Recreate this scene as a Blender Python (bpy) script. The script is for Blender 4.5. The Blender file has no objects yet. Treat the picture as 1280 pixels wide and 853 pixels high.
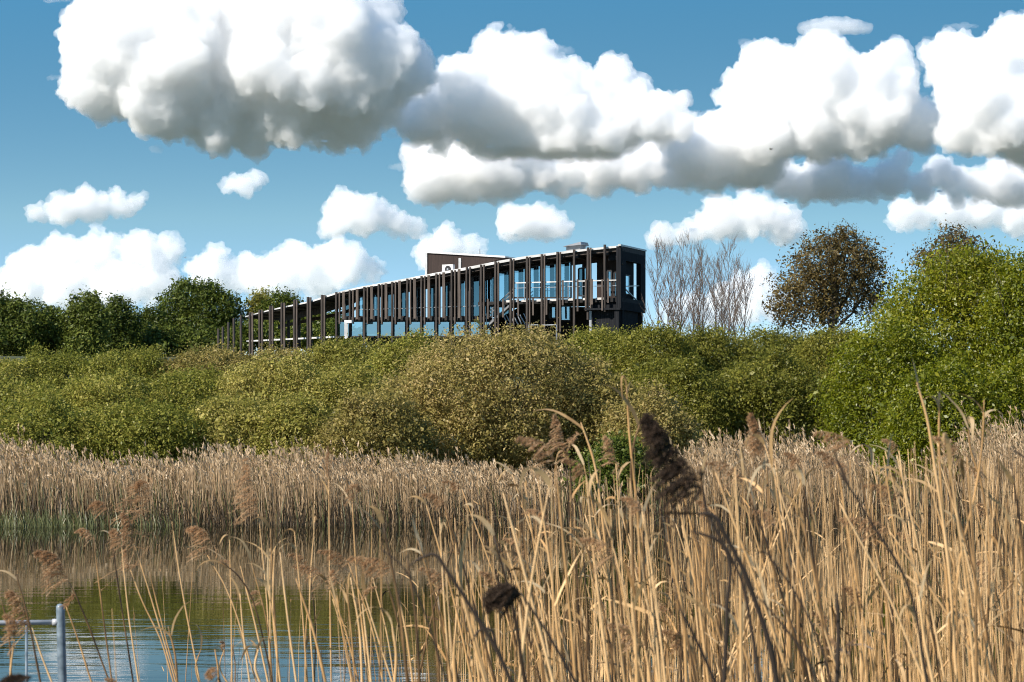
import bpy, bmesh, math, random
import numpy as np
from mathutils import Vector, noise
R = math.radians
scene = bpy.context.scene
C = scene.collection
F, CAMZ, HY = 3555.0, 2.6, 540.0      # focal length in photo pixels, eye height, horizon row


def at(px, py, Y):
    """the point that stands Y metres out along the ray of photo pixel (px, py)"""
    return Vector(((px - 640) / F * Y, Y, CAMZ + (HY - py) / F * Y))


def lerp_table(tab, v):
    if v <= tab[0][0]:
        return tab[0][1]
    for (a, b), (c, d) in zip(tab, tab[1:]):
        if v <= c:
            return b + (d - b) * (v - a) / (c - a)
    return tab[-1][1]


# ---------------------------------------------------------------- objects
OFF = {}


def tag(o, label=None, cat=None, group=None, kind=None):
    for k, v in (('label', label), ('category', cat), ('group', group), ('kind', kind)):
        if v:
            o[k] = v
    return o


def thing(name, label, cat, loc, group=None):
    o = bpy.data.objects.new(name, None)
    C.objects.link(o)
    o.location = loc
    o.empty_display_size = .2
    OFF[o] = Vector(loc)
    return tag(o, label, cat, group)


def link_mesh(name, me, mat, parent=None, loc=None):
    o = bpy.data.objects.new(name, me)
    C.objects.link(o)
    me.materials.append(mat)
    if parent is not None:
        o.parent = parent
        OFF[o] = OFF[parent]
    else:
        OFF[o] = Vector(loc) if loc is not None else Vector((0, 0, 0))
        o.location = OFF[o]
    return o


class MB:
    """collects shapes in world coordinates; build() links them as ONE mesh object"""

    def __init__(s):
        s.v, s.f = [], []

    def quad(s, *p):
        o = len(s.v)
        s.v += [Vector(q) for q in p]
        s.f.append(tuple(range(o, o + len(p))))

    def hexa(s, b, t):
        """b, t: four bottom and four top corners, anticlockwise from above"""
        o = len(s.v)
        s.v += [Vector(q) for q in b] + [Vector(q) for q in t]
        s.f += [(o + 3, o + 2, o + 1, o), (o + 4, o + 5, o + 6, o + 7)]
        for i in range(4):
            j = (i + 1) % 4
            s.f.append((o + i, o + j, o + 4 + j, o + 4 + i))

    def bar(s, a, b, w, d, side=None):
        """square bar from a to b, w wide along side, d deep"""
        a, b = Vector(a), Vector(b)
        ax = (b - a).normalized()
        if side is None:
            side = Vector((1, 0, 0)) if abs(ax.x) < .9 else Vector((0, 1, 0))
        side = (side - ax * side.dot(ax)).normalized()
        up = ax.cross(side)
        c = [(-1, -1), (1, -1), (1, 1), (-1, 1)]
        o = len(s.v)
        for p in (a, b):
            for i, j in c:
                s.v.append(p + side * (i * w / 2) + up * (j * d / 2))
        s.f += [(o + 3, o + 2, o + 1, o), (o + 4, o + 5, o + 6, o + 7)]
        for i in range(4):
            j = (i + 1) % 4
            s.f.append((o + i, o + j, o + 4 + j, o + 4 + i))

    def tube(s, pts, radii, n=6, cap=True):
        o = len(s.v)
        K = len(pts)
        ref = Vector((0.31, 0.95, 0.1))
        for k in range(K):
            t = (pts[min(k + 1, K - 1)] - pts[max(k - 1, 0)]).normalized()
            a = (ref - t * ref.dot(t)).normalized()
            b = t.cross(a)
            for i in range(n):
                an = 2 * math.pi * i / n
                s.v.append(pts[k] + (a * math.cos(an) + b * math.sin(an)) * radii[k])
        for k in range(K - 1):
            for i in range(n):
                j = (i + 1) % n
                s.f.append((o + k * n + i, o + k * n + j, o + (k + 1) * n + j, o + (k + 1) * n + i))
        if cap:
            s.f.append(tuple(o + i for i in reversed(range(n))))
            s.f.append(tuple(o + (K - 1) * n + i for i in range(n)))

    def ribbon(s, pts, widths, side):
        o = len(s.v)
        for p, w in zip(pts, widths):
            s.v += [p - side * w / 2, p + side * w / 2]
        for k in range(len(pts) - 1):
            s.f.append((o + 2 * k, o + 2 * k + 1, o + 2 * k + 3, o + 2 * k + 2))

    def build(s, name, mat, parent=None, loc=None, smooth=False):
        L = OFF[parent] if parent is not None else (Vector(loc) if loc is not None else Vector((0, 0, 0)))
        me = bpy.data.meshes.new(name)
        me.from_pydata([(v - L)[:] for v in s.v], [], s.f)
        if smooth:
            me.polygons.foreach_set('use_smooth', [True] * len(me.polygons))
        me.update()
        return link_mesh(name, me, mat, parent, loc)


def np_mesh(name, verts, quads, tint=None):
    """mesh from numpy arrays: verts (N,3), quads (M,4), tint per face"""
    me = bpy.data.meshes.new(name)
    n, m = len(verts), len(quads)
    me.vertices.add(n)
    me.vertices.foreach_set('co', np.ascontiguousarray(verts, np.float32).ravel())
    me.loops.add(m * 4)
    me.loops.foreach_set('vertex_index', np.ascontiguousarray(quads, np.int32).ravel())
    me.polygons.add(m)
    me.polygons.foreach_set('loop_start', np.arange(0, m * 4, 4, dtype=np.int32))
    me.polygons.foreach_set('loop_total', np.full(m, 4, np.int32))
    me.update(calc_edges=True)
    if tint is not None:
        a = me.attributes.new('tint', 'FLOAT', 'FACE')
        a.data.foreach_set('value', np.ascontiguousarray(tint, np.float32))
    return me


# ---------------------------------------------------------------- materials
def new_mat(name):
    m = bpy.data.materials.new(name)
    m.use_nodes = True
    nt = m.node_tree
    return m, nt, nt.nodes['Principled BSDF'], nt.nodes['Material Output']


def node(nt, typ, **kw):
    n = nt.nodes.new(typ)
    for k, v in kw.items():
        setattr(n, k, v)
    return n


def ramp(nt, stops):
    r = node(nt, 'ShaderNodeValToRGB')
    e = r.color_ramp.elements
    while len(e) < len(stops):
        e.new(.5)
    for el, (p, c) in zip(e, stops):
        el.position = p
        el.color = (*c, 1)
    return r


def noisy_mat(name, c0, c1, scale=4.0, stretch=(1, 1, 1), rough=.7, detail=5, bump=0.0, metallic=0.0, spec=.4):
    m, nt, p, out = new_mat(name)
    tc = node(nt, 'ShaderNodeTexCoord')
    mp = node(nt, 'ShaderNodeMapping')
    mp.inputs['Scale'].default_value = stretch
    no = node(nt, 'ShaderNodeTexNoise')
    no.inputs['Scale'].default_value = scale
    no.inputs['Detail'].default_value = detail
    r = ramp(nt, [(.3, c0), (.72, c1)])
    nt.links.new(tc.outputs['Object'], mp.inputs[0])
    nt.links.new(mp.outputs[0], no.inputs['Vector'])
    nt.links.new(no.outputs[0], r.inputs[0])
    nt.links.new(r.outputs[0], p.inputs['Base Color'])
    p.inputs['Roughness'].default_value = rough
    p.inputs['Metallic'].default_value = metallic
    p.inputs['Specular IOR Level'].default_value = spec
    if bump:
        b = node(nt, 'ShaderNodeBump')
        b.inputs['Strength'].default_value = bump
        b.inputs['Distance'].default_value = .02
        nt.links.new(no.outputs[0], b.inputs['Height'])
        nt.links.new(b.outputs[0], p.inputs['Normal'])
    return m


def leaf_mat(name, stops, translucent=.35, gloss=.05, rough=.45):
    """colour runs over the palette by the face attribute «tint»; part of the light comes through the leaf"""
    m, nt, p, out = new_mat(name)
    nt.nodes.remove(p)
    at_ = node(nt, 'ShaderNodeAttribute', attribute_name='tint')
    oi = node(nt, 'ShaderNodeObjectInfo')
    ma = node(nt, 'ShaderNodeMath', operation='MULTIPLY_ADD')
    ma.inputs[1].default_value = .22
    nt.links.new(oi.outputs['Random'], ma.inputs[0])
    nt.links.new(at_.outputs['Fac'], ma.inputs[2])
    r = ramp(nt, stops)
    nt.links.new(ma.outputs[0], r.inputs[0])
    d = node(nt, 'ShaderNodeBsdfDiffuse')
    t = node(nt, 'ShaderNodeBsdfTranslucent')
    g = node(nt, 'ShaderNodeBsdfGlossy')
    g.inputs['Roughness'].default_value = rough
    g.inputs['Color'].default_value = (.9, .9, .85, 1)
    a = node(nt, 'ShaderNodeMixShader')
    a.inputs[0].default_value = translucent
    b = node(nt, 'ShaderNodeMixShader')
    b.inputs[0].default_value = gloss
    nt.links.new(r.outputs[0], d.inputs[0])
    nt.links.new(r.outputs[0], t.inputs[0])
    nt.links.new(d.outputs[0], a.inputs[1])
    nt.links.new(t.outputs[0], a.inputs[2])
    nt.links.new(a.outputs[0], b.inputs[1])
    nt.links.new(g.outputs[0], b.inputs[2])
    nt.links.new(b.outputs[0], out.inputs['Surface'])
    return m


# ---------------------------------------------------------------- camera, sun, sky
cam = bpy.data.cameras.new('camera')
camo = bpy.data.objects.new('camera', cam)
C.objects.link(camo)
camo.location = (0, 0, CAMZ)
camo.rotation_euler = (R(90), 0, 0)
cam.sensor_width = 36
cam.lens = F / 1280 * 36
cam.shift_y = (HY - 426.5) / 1280
cam.clip_start, cam.clip_end = .2, 60000
cam.dof.use_dof = True
cam.dof.focus_distance = 55
cam.dof.aperture_fstop = 17
scene.camera = camo

SUN_DIR = Vector((-0.76, -0.54, 0.70)).normalized()
sl = bpy.data.lights.new('sun', 'SUN')
so = bpy.data.objects.new('sun', sl)
C.objects.link(so)
so.location = (0, 0, 60)
sl.energy, sl.angle, sl.color = 4.8, R(.5), (1, .93, .84)
so.rotation_euler = (-SUN_DIR).to_track_quat('-Z', 'Y').to_euler()

w = bpy.data.worlds.new('World')
scene.world = w
w.use_nodes = True
nt = w.node_tree
bg = nt.nodes['Background']
tc = node(nt, 'ShaderNodeTexCoord')
mp = node(nt, 'ShaderNodeVectorMath', operation='MULTIPLY_ADD')   # lifts the pale band of the horizon a little lower
mp.inputs[1].default_value = (1, 1, 6.5)
mp.inputs[2].default_value = (0, 0, -.14)
nt.links.new(tc.outputs['Generated'], mp.inputs[0])
sky = node(nt, 'ShaderNodeTexSky', sky_type='NISHITA')
sky.sun_disc = False
sky.sun_elevation = math.asin(SUN_DIR.z)
sky.sun_rotation = math.atan2(SUN_DIR.x, SUN_DIR.y)
sky.air_density, sky.dust_density, sky.ozone_density = 1.0, 0.0, 1.7
mx = node(nt, 'ShaderNodeMix', data_type='RGBA', blend_type='MULTIPLY')
mx.inputs[0].default_value = 1
sz = node(nt, 'ShaderNodeSeparateXYZ')                              # hazier and greyer towards the horizon
nt.links.new(tc.outputs['Generated'], sz.inputs[0])
tr = ramp(nt, [(0, (.25, .28, .36)), (.03, (.46, .50, .58)), (.045, (.62, .70, .70)), (.075, (.82, .96, .75)), (.15, (.58, 1.13, 1.04)), (1, (.72, .98, 1.1))])
nt.links.new(sz.outputs['Z'], tr.inputs[0])
nt.links.new(tr.outputs[0], mx.inputs[7])
mc = node(nt, 'ShaderNodeVectorMath', operation='MAXIMUM')
mc.inputs[1].default_value = (-9, -9, .03)
nt.links.new(mp.outputs[0], mc.inputs[0])
nt.links.new(mc.outputs[0], sky.inputs[0])
nt.links.new(sky.outputs[0], mx.inputs[6])
nt.links.new(mx.outputs[2], bg.inputs[0])
bg.inputs[1].default_value = .15

vs_ = scene.view_settings
vs_.view_transform, vs_.look, vs_.exposure, vs_.gamma = 'Standard', 'None', .65, 1
vs_.use_curve_mapping = False
cy = scene.cycles
cy.max_bounces, cy.volume_bounces = 48, 40
cy.diffuse_bounces, cy.glossy_bounces, cy.transmission_bounces, cy.transparent_max_bounces = 3, 3, 6, 12
cy.use_denoising = True
cy.denoising_prefilter = 'FAST'
cy.pixel_filter_type = 'BLACKMAN_HARRIS'
cy.filter_width = 1.05
cy.sample_clamp_indirect = 8
# ---------------------------------------------------------------- clouds: closed bodies of droplets, each a thing far out
TEX = {}


def droplet_mat(name, density):
    m, nt, p, out = new_mat(name)
    nt.nodes.remove(p)
    v = node(nt, 'ShaderNodeVolumeScatter')
    v.inputs['Color'].default_value = (1, 1, 1, 1)
    v.inputs['Density'].default_value = density
    v.inputs['Anisotropy'].default_value = 0
    nt.links.new(v.outputs[0], out.inputs['Volume'])
    m.cycles.homogeneous_volume = True
    return m


def fib(n, rng):
    off = rng.random() * 6.28
    out = []
    for i in range(n):
        z = 1 - 2 * (i + .5) / n
        r = math.sqrt(1 - z * z)
        a = off + i * 2.39996
        out.append(Vector((r * math.cos(a), r * math.sin(a), z)))
    return out


ICO = {}
for k in (1, 2, 3):
    b_ = bmesh.new()
    bmesh.ops.create_icosphere(b_, subdivisions=k, radius=1)
    b_.verts.ensure_lookup_table()
    ICO[k] = (np.array([v.co[:] for v in b_.verts]), np.array([[v.index for v in f.verts] for f in b_.faces]))
    b_.free()


def billow(o, u, table, disp):
    for sz, st in table:
        key = round(sz * u, 2)
        if key not in TEX:
            t = bpy.data.textures.new('billow', 'CLOUDS')
            t.noise_scale, t.noise_depth, t.noise_basis = sz * u, 4, 'ORIGINAL_PERLIN'
            TEX[key] = t
        d = o.modifiers.new('billow', 'DISPLACE')
        d.texture, d.texture_coords, d.strength, d.mid_level = TEX[key], 'GLOBAL', st * u * disp, .5


def closed_skin(V, Fc, voxel):
    """one outer skin round the overlapping puffs, without the hollows left inside"""
    me = bpy.data.meshes.new('puffs')
    me.from_pydata(V.tolist(), [], Fc.tolist())
    o = bpy.data.objects.new('puffs', me)
    C.objects.link(o)
    m = o.modifiers.new('merge', 'REMESH')
    m.mode, m.voxel_size = 'VOXEL', voxel
    dg = bpy.context.evaluated_depsgraph_get()
    dg.update()
    out = bpy.data.meshes.new_from_object(o.evaluated_get(dg))
    bpy.data.objects.remove(o)
    b = bmesh.new()
    b.from_mesh(out)
    seen, drop = set(), []
    for f0 in b.faces:
        if f0 in seen:
            continue
        comp, st = [], [f0]
        seen.add(f0)
        while st:
            f = st.pop()
            comp.append(f)
            for e in f.edges:
                for g in e.link_faces:
                    if g not in seen:
                        seen.add(g)
                        st.append(g)
        vol = sum(f.calc_center_median().dot(f.normal) * f.calc_area() for f in comp)
        if vol < 0:
            drop += comp
    if drop:
        bmesh.ops.delete(b, geom=drop, context='FACES')
    b.to_mesh(out)
    b.free()
    return out


def cloud(label, Y, base, lobes, seed, vox=2.2, dens=.052, flat=.25, disp=1.0, join=1.5):
    rng = random.Random(seed)
    u = Y / F
    L = list(lobes)
    for i in range(len(lobes)):
        for j in range(i + 1, len(lobes)):
            x0, y0, r0 = lobes[i]
            x1, y1, r1 = lobes[j]
            if math.hypot(x1 - x0, y1 - y0) < join * (r0 + r1):
                t = rng.uniform(.35, .65)
                m = min(r0, r1)
                L.append((x0 + (x1 - x0) * t, y0 + (y1 - y0) * t + rng.uniform(-.1, .25) * m, m * rng.uniform(.7, .95)))
    sph = []
    for px, py, r in L:
        c = at(px, py, Y + rng.uniform(-.45, .45) * r * u)
        rr = r * u * .80
        sph.append((c, rr))
        for d in fib(12, rng):
            if d.y > .5 or rng.random() < .25:
                continue
            r1 = rr * (.16 + .42 * rng.random() ** 1.4)
            c1 = c + Vector((d.x, d.y, d.z * .9)) * (rr * rng.uniform(.8, 1.05))
            sph.append((c1, r1))
            for d2 in fib(8, rng):
                if d2.dot(d) < -.1 or rng.random() < .4:
                    continue
                r2 = r1 * (.18 + .4 * rng.random() ** 1.5)
                if r2 / u > 1.3:
                    sph.append((c1 + d2 * r1 * rng.uniform(.85, 1.1), r2))
    zb = CAMZ + (HY - base) * u
    org = at(lobes[0][0], base, Y)
    V, Fc, o = [], [], 0
    for c, r in sph:
        v, f = ICO[3 if r / u > 25 else 2 if r / u > 7 else 1]
        p = v * r + np.array(c)
        low = p[:, 2] < zb
        p[low, 2] = zb + (p[low, 2] - zb) * flat
        V.append(p - np.array(org))
        Fc.append(f + o)
        o += len(v)
    V, Fc = np.concatenate(V), np.concatenate(Fc)
    skin = closed_skin(V, Fc, vox * u)
    ob = None
    for name, ds, sw, table in (('cloud', dens, 0, ((60, 24), (22, 18), (8, 13), (3.5, 6))),
                                ('fringe', dens * .22, 5.0, ((60, 24), (22, 24), (9, 24), (3.5, 10)))):
        me = skin if name == 'cloud' else skin.copy()
        me.name = name
        key = (name, round(ds / u, 5))
        if key not in TEX:
            TEX[key] = droplet_mat('cloud_droplets' if name == 'cloud' else 'cloud_mist', ds / u)
        oo = link_mesh(name, me, TEX[key], ob, None if ob else org)
        if sw:
            d = oo.modifiers.new('swell', 'DISPLACE')
            d.strength, d.mid_level = sw * u, 0
        billow(oo, u, table, disp)
        m = oo.modifiers.new('merge', 'REMESH')
        m.mode, m.voxel_size = 'VOXEL', vox * u * .62
        ob = ob or oo
    # torn scraps of thin mist along the outline
    Wv, Wf, o = [], [], 0
    for px, py, r in L:
        for d in fib(16, rng):
            if abs(d.y) > .45 or rng.random() < .6:
                continue
            c = at(px, py, Y) + d * (r * u * rng.uniform(.88, 1.12))
            k = r * u * rng.uniform(.06, .16) + 1.2 * u
            c.z = max(c.z, zb - 4 * u)
            v, f = ICO[2]
            Wv.append(v * np.array([k * rng.uniform(1.3, 3.2), k * 1.2, k * rng.uniform(.45, .8)]) + np.array(c - org))
            Wf.append(f + o)
            o += len(v)
    ws = closed_skin(np.concatenate(Wv), np.concatenate(Wf), vox * u * .9)
    ws.name = 'wisps'
    key = ('wisps', round(dens / u, 5))
    if key not in TEX:
        TEX[key] = droplet_mat('thin_mist', dens * .22 / u)
    oo = link_mesh('wisps', ws, TEX[key], ob)
    billow(oo, u, ((22, 16), (9, 9), (3.5, 5)), disp)
    tag(ob, label, 'cloud', 'cumulus clouds')
    return ob


cloud('huge white cumulus cut by the top of the photo, over the left trees', 7000, 188,
      [(150, 50, 85), (115, 105, 45), (250, 60, 110), (330, 90, 100), (430, 80, 100), (505, 85, 45), (200, 130, 55), (270, 140, 48), (350, 140, 50), (440, 140, 50), (380, 0, 80), (240, -10, 90)], 1)
cloud('long towering cumulus with grey base above the building', 7300, 190,
      [(625, 65, 36), (665, 70, 34), (590, 130, 58), (680, 122, 64), (765, 132, 54), (825, 148, 38), (530, 145, 40), (730, 165, 50), (640, 165, 50)], 2)
cloud('heaped cloud just under the left half of the long towering cumulus', 7650, 252,
      [(548, 212, 42), (590, 196, 46), (632, 200, 46), (668, 214, 30), (526, 228, 22), (610, 222, 34)], 3, flat=.5)
cloud('low cloud sagging under the right half of the long towering cumulus', 7700, 244,
      [(712, 214, 30), (748, 202, 38), (790, 210, 32), (826, 200, 36), (690, 226, 18)], 31, flat=.5)
cloud('broad cloud shoulder at the foot of the tall domed cumulus', 7500, 240,
      [(868, 190, 40), (905, 180, 52), (945, 195, 44), (890, 215, 30), (850, 215, 20)], 32, flat=.5)
cloud('tall domed cumulus above the bronze tree, a thin cap over its top', 7400, 205,
      [(960, 95, 48), (1035, 100, 56), (1095, 118, 58), (928, 125, 34), (1145, 152, 36), (1020, 150, 58), (1080, 160, 50), (950, 165, 45)], 4)
cloud('flat grey cloud strip below the tall domed cumulus', 7650, 250,
      [(985, 226, 28), (1030, 222, 32), (1070, 230, 24), (1110, 220, 30), (1150, 232, 18), (1050, 244, 12), (1005, 246, 10)], 5, flat=.5)
cloud('bright cumulus cut off by the right edge of the photo', 7200, 207,
      [(1195, 80, 45), (1275, 60, 50), (1240, 130, 60), (1290, 150, 70), (1205, 165, 36)], 6)
cloud('small puffed cloud row just under the cumulus at the right edge', 7700, 255,
      [(1175, 218, 24), (1220, 230, 20), (1265, 228, 34), (1195, 238, 14)], 7, flat=.5)
cloud('small heaped cloud above the bare trees, grey in its middle', 9000, 303,
      [(900, 272, 30), (940, 265, 30), (975, 278, 28), (870, 287, 18), (828, 297, 14)], 8, vox=1.6)
cloud('small oval cloud just above the roof vent of the building', 9000, 301,
      [(650, 280, 21), (680, 280, 21), (702, 285, 12)], 9, vox=1.6)
cloud('middling soft cloud above the middle of the long roof', 9200, 299,
      [(430, 262, 24), (460, 270, 26), (495, 278, 20), (415, 282, 15), (520, 285, 9)], 10, vox=1.6)
cloud('long thin cloud alone in the blue, above the low cloud bank', 9200, 279,
      [(75, 260, 16), (110, 254, 20), (150, 256, 17), (48, 268, 9), (175, 250, 9)], 11, vox=1.6)
cloud('tiny cloud scrap in clear blue under the huge cumulus', 9500, 242,
      [(290, 232, 10), (305, 232, 11), (322, 228, 7)], 12, vox=1.4)
cloud('low cloud bank behind the dark trees at the left', 10000, 388,
      [(130, 308, 22), (80, 318, 24), (180, 315, 24), (215, 312, 18), (30, 332, 18), (20, 358, 28), (80, 362, 28), (140, 358, 28), (200, 352, 28)], 13, vox=1.6)
cloud('low cloud bank above the slatted open end of the building', 10500, 372,
      [(260, 338, 26), (310, 342, 28), (370, 332, 28), (430, 332, 30), (468, 337, 16), (340, 355, 22), (400, 350, 26)], 14, vox=1.6)
cloud('small white cloud rising behind the dark rooftop box', 10000, 332,
      [(560, 307, 22), (537, 317, 16), (590, 310, 15)], 15, vox=1.6)
cloud('low cloud seen between the bare trees and the bronze tree', 11000, 402,
      [(950, 345, 18), (935, 388, 18), (905, 370, 18), (970, 380, 14)], 16, vox=1.6)
cloud('thin grey cloud layer above the bright green willow', 9500, 290,
      [(1130, 268, 18), (1180, 262, 22), (1230, 262, 24), (1275, 265, 24)], 18, vox=1.6)
cloud('thin lens shaped cap of cloud on top of the tall domed cumulus', 7900, 40,
      [(1003 + 4.5 * i, 35 - 2.5 * math.sin(i / 18 * 3.14), 3.5 + 5.5 * math.sin((i + 1) / 20 * 3.14)) for i in range(19)], 19, vox=1.2, disp=.25, dens=.04, join=.3)

cloud('faint low cloud right on the treetops at the left', 12500, 425,
      [(20, 402, 16), (70, 408, 15), (120, 404, 17), (170, 410, 15), (215, 402, 17), (-20, 410, 15)], 20, vox=1.6, dens=.03)
cloud('faint low cloud seen through the bare trees', 12500, 410,
      [(835, 388, 14), (865, 380, 16), (890, 395, 16), (845, 402, 12)], 21, vox=1.6, dens=.03)
# ---------------------------------------------------------------- ground and water
GROUND = [(-300, .9), (2.5, .9), (8, -.4), (20, -.9), (60, -.9), (78, -.25), (81, .12), (87, .3), (100, 1.1), (118, 2.6), (140, 5.4), (152, 6.6), (260, 7.4), (9000, 7.4)]


def ground_z(x, y):
    z = lerp_table(GROUND, y + 1.2 * noise.noise((x * .11, 3.1, 0)) * (1 if y > 60 else 0))
    if y > 82:
        z += .25 * noise.noise((x * .15, y * .15, 0))
    return z


def build_ground():
    xs = [-5000, -2000, -800, -300, -150] + [i * 2.0 for i in range(-45, 46)] + [150, 300, 800, 2000, 5000]
    ys = [-300, -100, -40, -10] + [i * 1.0 for i in range(-4, 12)] + [14, 18, 25, 40, 55, 65] + [70 + i * 1.0 for i in range(0, 22)] + [92 + 3 * i for i in range(0, 30)] + [200, 260, 400, 800, 2000, 5000, 9000]
    v = [(x, y, ground_z(x, y)) for y in ys for x in xs]
    n = len(xs)
    f = [(j * n + i, j * n + i + 1, (j + 1) * n + i + 1, (j + 1) * n + i) for j in range(len(ys) - 1) for i in range(n - 1)]
    me = bpy.data.meshes.new('ground')
    me.from_pydata(v, [], f)
    o = link_mesh('ground', me, noisy_mat('soil_and_grass', (.030, .030, .016), (.070, .080, .030), 1.3, rough=.95, detail=8, bump=.5))
    o['kind'] = 'structure'


build_ground()


def build_water():
    m, nt, p, out = new_mat('pond_water')
    nt.nodes.remove(p)
    df = node(nt, 'ShaderNodeBsdfDiffuse')
    df.inputs[0].default_value = (.020, .018, .008, 1)
    p = node(nt, 'ShaderNodeBsdfGlossy')
    p.inputs['Roughness'].default_value = .02
    p.inputs['Color'].default_value = (.80, .81, .80, 1)            # grey gloss colour darkens the reflections
    fr = node(nt, 'ShaderNodeFresnel')
    fr.inputs['IOR'].default_value = 1.33
    mi = node(nt, 'ShaderNodeMixShader')
    nt.links.new(fr.outputs[0], mi.inputs[0])
    nt.links.new(df.outputs[0], mi.inputs[1])
    nt.links.new(p.outputs[0], mi.inputs[2])
    nt.links.new(mi.outputs[0], out.inputs['Surface'])
    tc = node(nt, 'ShaderNodeTexCoord')
    hs = []
    for sc, st, wt in (((.38, 1.0, 1), 1.2, 1.0), ((.8, 2.2, 1), 1.6, .30), ((1, 3.0, 1), 5.0, .06)):
        mp = node(nt, 'ShaderNodeMapping')
        mp.inputs['Scale'].default_value = sc
        no = node(nt, 'ShaderNodeTexNoise')
        no.inputs['Scale'].default_value = st
        no.inputs['Detail'].default_value = 2
        nt.links.new(tc.outputs['Object'], mp.inputs[0])
        nt.links.new(mp.outputs[0], no.inputs['Vector'])
        mu = node(nt, 'ShaderNodeMath', operation='MULTIPLY')
        mu.inputs[1].default_value = wt
        nt.links.new(no.outputs[0], mu.inputs[0])
        hs.append(mu)
    a = node(nt, 'ShaderNodeMath', operation='ADD')
    b = node(nt, 'ShaderNodeMath', operation='ADD')
    nt.links.new(hs[0].outputs[0], a.inputs[0])
    nt.links.new(hs[1].outputs[0], a.inputs[1])
    nt.links.new(a.outputs[0], b.inputs[0])
    nt.links.new(hs[2].outputs[0], b.inputs[1])
    bp = node(nt, 'ShaderNodeBump')
    bp.inputs['Strength'].default_value = 1
    bp.inputs['Distance'].default_value = .0050
    sx = node(nt, 'ShaderNodeSeparateXYZ')                          # the far bank shelters the water from the wind
    mr = node(nt, 'ShaderNodeMapRange', interpolation_type='SMOOTHSTEP')
    for k, v in (('From Min', 60), ('From Max', 36), ('To Min', .12), ('To Max', 1)):
        mr.inputs[k].default_value = v
    mm = node(nt, 'ShaderNodeMath', operation='MULTIPLY')
    nt.links.new(tc.outputs['Object'], sx.inputs[0])
    nt.links.new(sx.outputs['Y'], mr.inputs['Value'])
    nt.links.new(b.outputs[0], mm.inputs[0])
    nt.links.new(mr.outputs[0], mm.inputs[1])
    nt.links.new(mm.outputs[0], bp.inputs['Height'])
    nt.links.new(bp.outputs[0], p.inputs['Normal'])
    mb = MB()
    mb.quad((-400, -60, 0), (400, -60, 0), (400, 86, 0), (-400, 86, 0))
    o = mb.build('water', m)
    o['kind'] = 'structure'


build_water()
# ---------------------------------------------------------------- leaves, trees, shrubs
def unit(a):
    return a / (np.linalg.norm(a, axis=1, keepdims=True) + 1e-9)


def leaf_mesh(name, lobes, n, size, seed, per=14, spread=.22, depth=.22, up=.35, origin=(0, 0, 0), aspect=.55, hang=0.0, ragged=.22, zmin=None):
    """n leaf faces in clumps near the skin of a union of ellipsoid lobes [(centre, radii)]"""
    rg = np.random.default_rng(seed)
    cen = np.array([l[0] for l in lobes], float)
    rad = np.array([l[1] for l in lobes], float)
    area = (rad[:, 0] * rad[:, 2]) ** 1.0
    nc = max(8, n // per)
    pick = rg.choice(len(lobes), nc * 3, p=area / area.sum())
    d = unit(rg.normal(size=(nc * 3, 3)))
    # an uneven outline: the skin swells and dips by direction, differently on each lobe
    ph = rg.uniform(0, 6.28, (len(lobes), 6))
    wob = sum(np.sin(d[:, i % 3] * (3 + 1.7 * i) + d[:, (i + 1) % 3] * (2 + 1.3 * i) + ph[pick, i]) for i in range(6)) / 6
    r = (1 - np.abs(rg.normal(0, depth, nc * 3))) * (1 + ragged * wob) + rg.exponential(.05, nc * 3)
    pos = cen[pick] + d * rad[pick] * r[:, None]
    keep = np.ones(nc * 3, bool)
    for k in range(len(lobes)):
        q = np.linalg.norm((pos - cen[k]) / rad[k], axis=1)
        keep &= ~((q < .62) & (pick != k))
    if zmin is not None:
        keep &= pos[:, 2] > zmin
    idx = np.nonzero(keep)[0][:nc]
    pos, d, pick = pos[idx], d[idx], pick[idx]
    nc = len(idx)
    lobe_t = rg.uniform(-.10, .10, len(lobes))
    clump_t = .42 + rg.normal(0, .13, nc) + lobe_t[pick]
    cs = rg.uniform(.6, 1.4, nc)
    per = max(3, int(n / nc))
    P = np.repeat(pos, per, 0) + rg.normal(0, 1, (nc * per, 3)) * spread * np.repeat(cs, per)[:, None] * np.array([1, 1, .8])
    if hang:
        P[:, 2] -= np.abs(rg.normal(0, hang, nc * per))
    N = nc * per
    D = np.repeat(d, per, 0)
    nr = unit(rg.normal(size=(N, 3)) + D * .8 + np.array([0, 0, up]))
    t = unit(np.cross(nr, rg.normal(size=(N, 3)) + np.array([0, 0, -hang * 2])))
    b = np.cross(nr, t)
    L = size * np.exp(rg.normal(-.08, .36, N))[:, None]
    W = L * aspect
    bend = nr * L * .12
    v = np.empty((N, 4, 3))
    v[:, 0] = P - t * L / 2
    v[:, 1] = P + b * W / 2 + bend
    v[:, 2] = P + t * L / 2
    v[:, 3] = P - b * W / 2 + bend
    tint = np.clip(np.repeat(clump_t, per) + rg.normal(0, .11, N), 0, .8)
    return np_mesh(name, v.reshape(-1, 3) - np.array(origin), np.arange(N * 4).reshape(-1, 4), tint)


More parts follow.
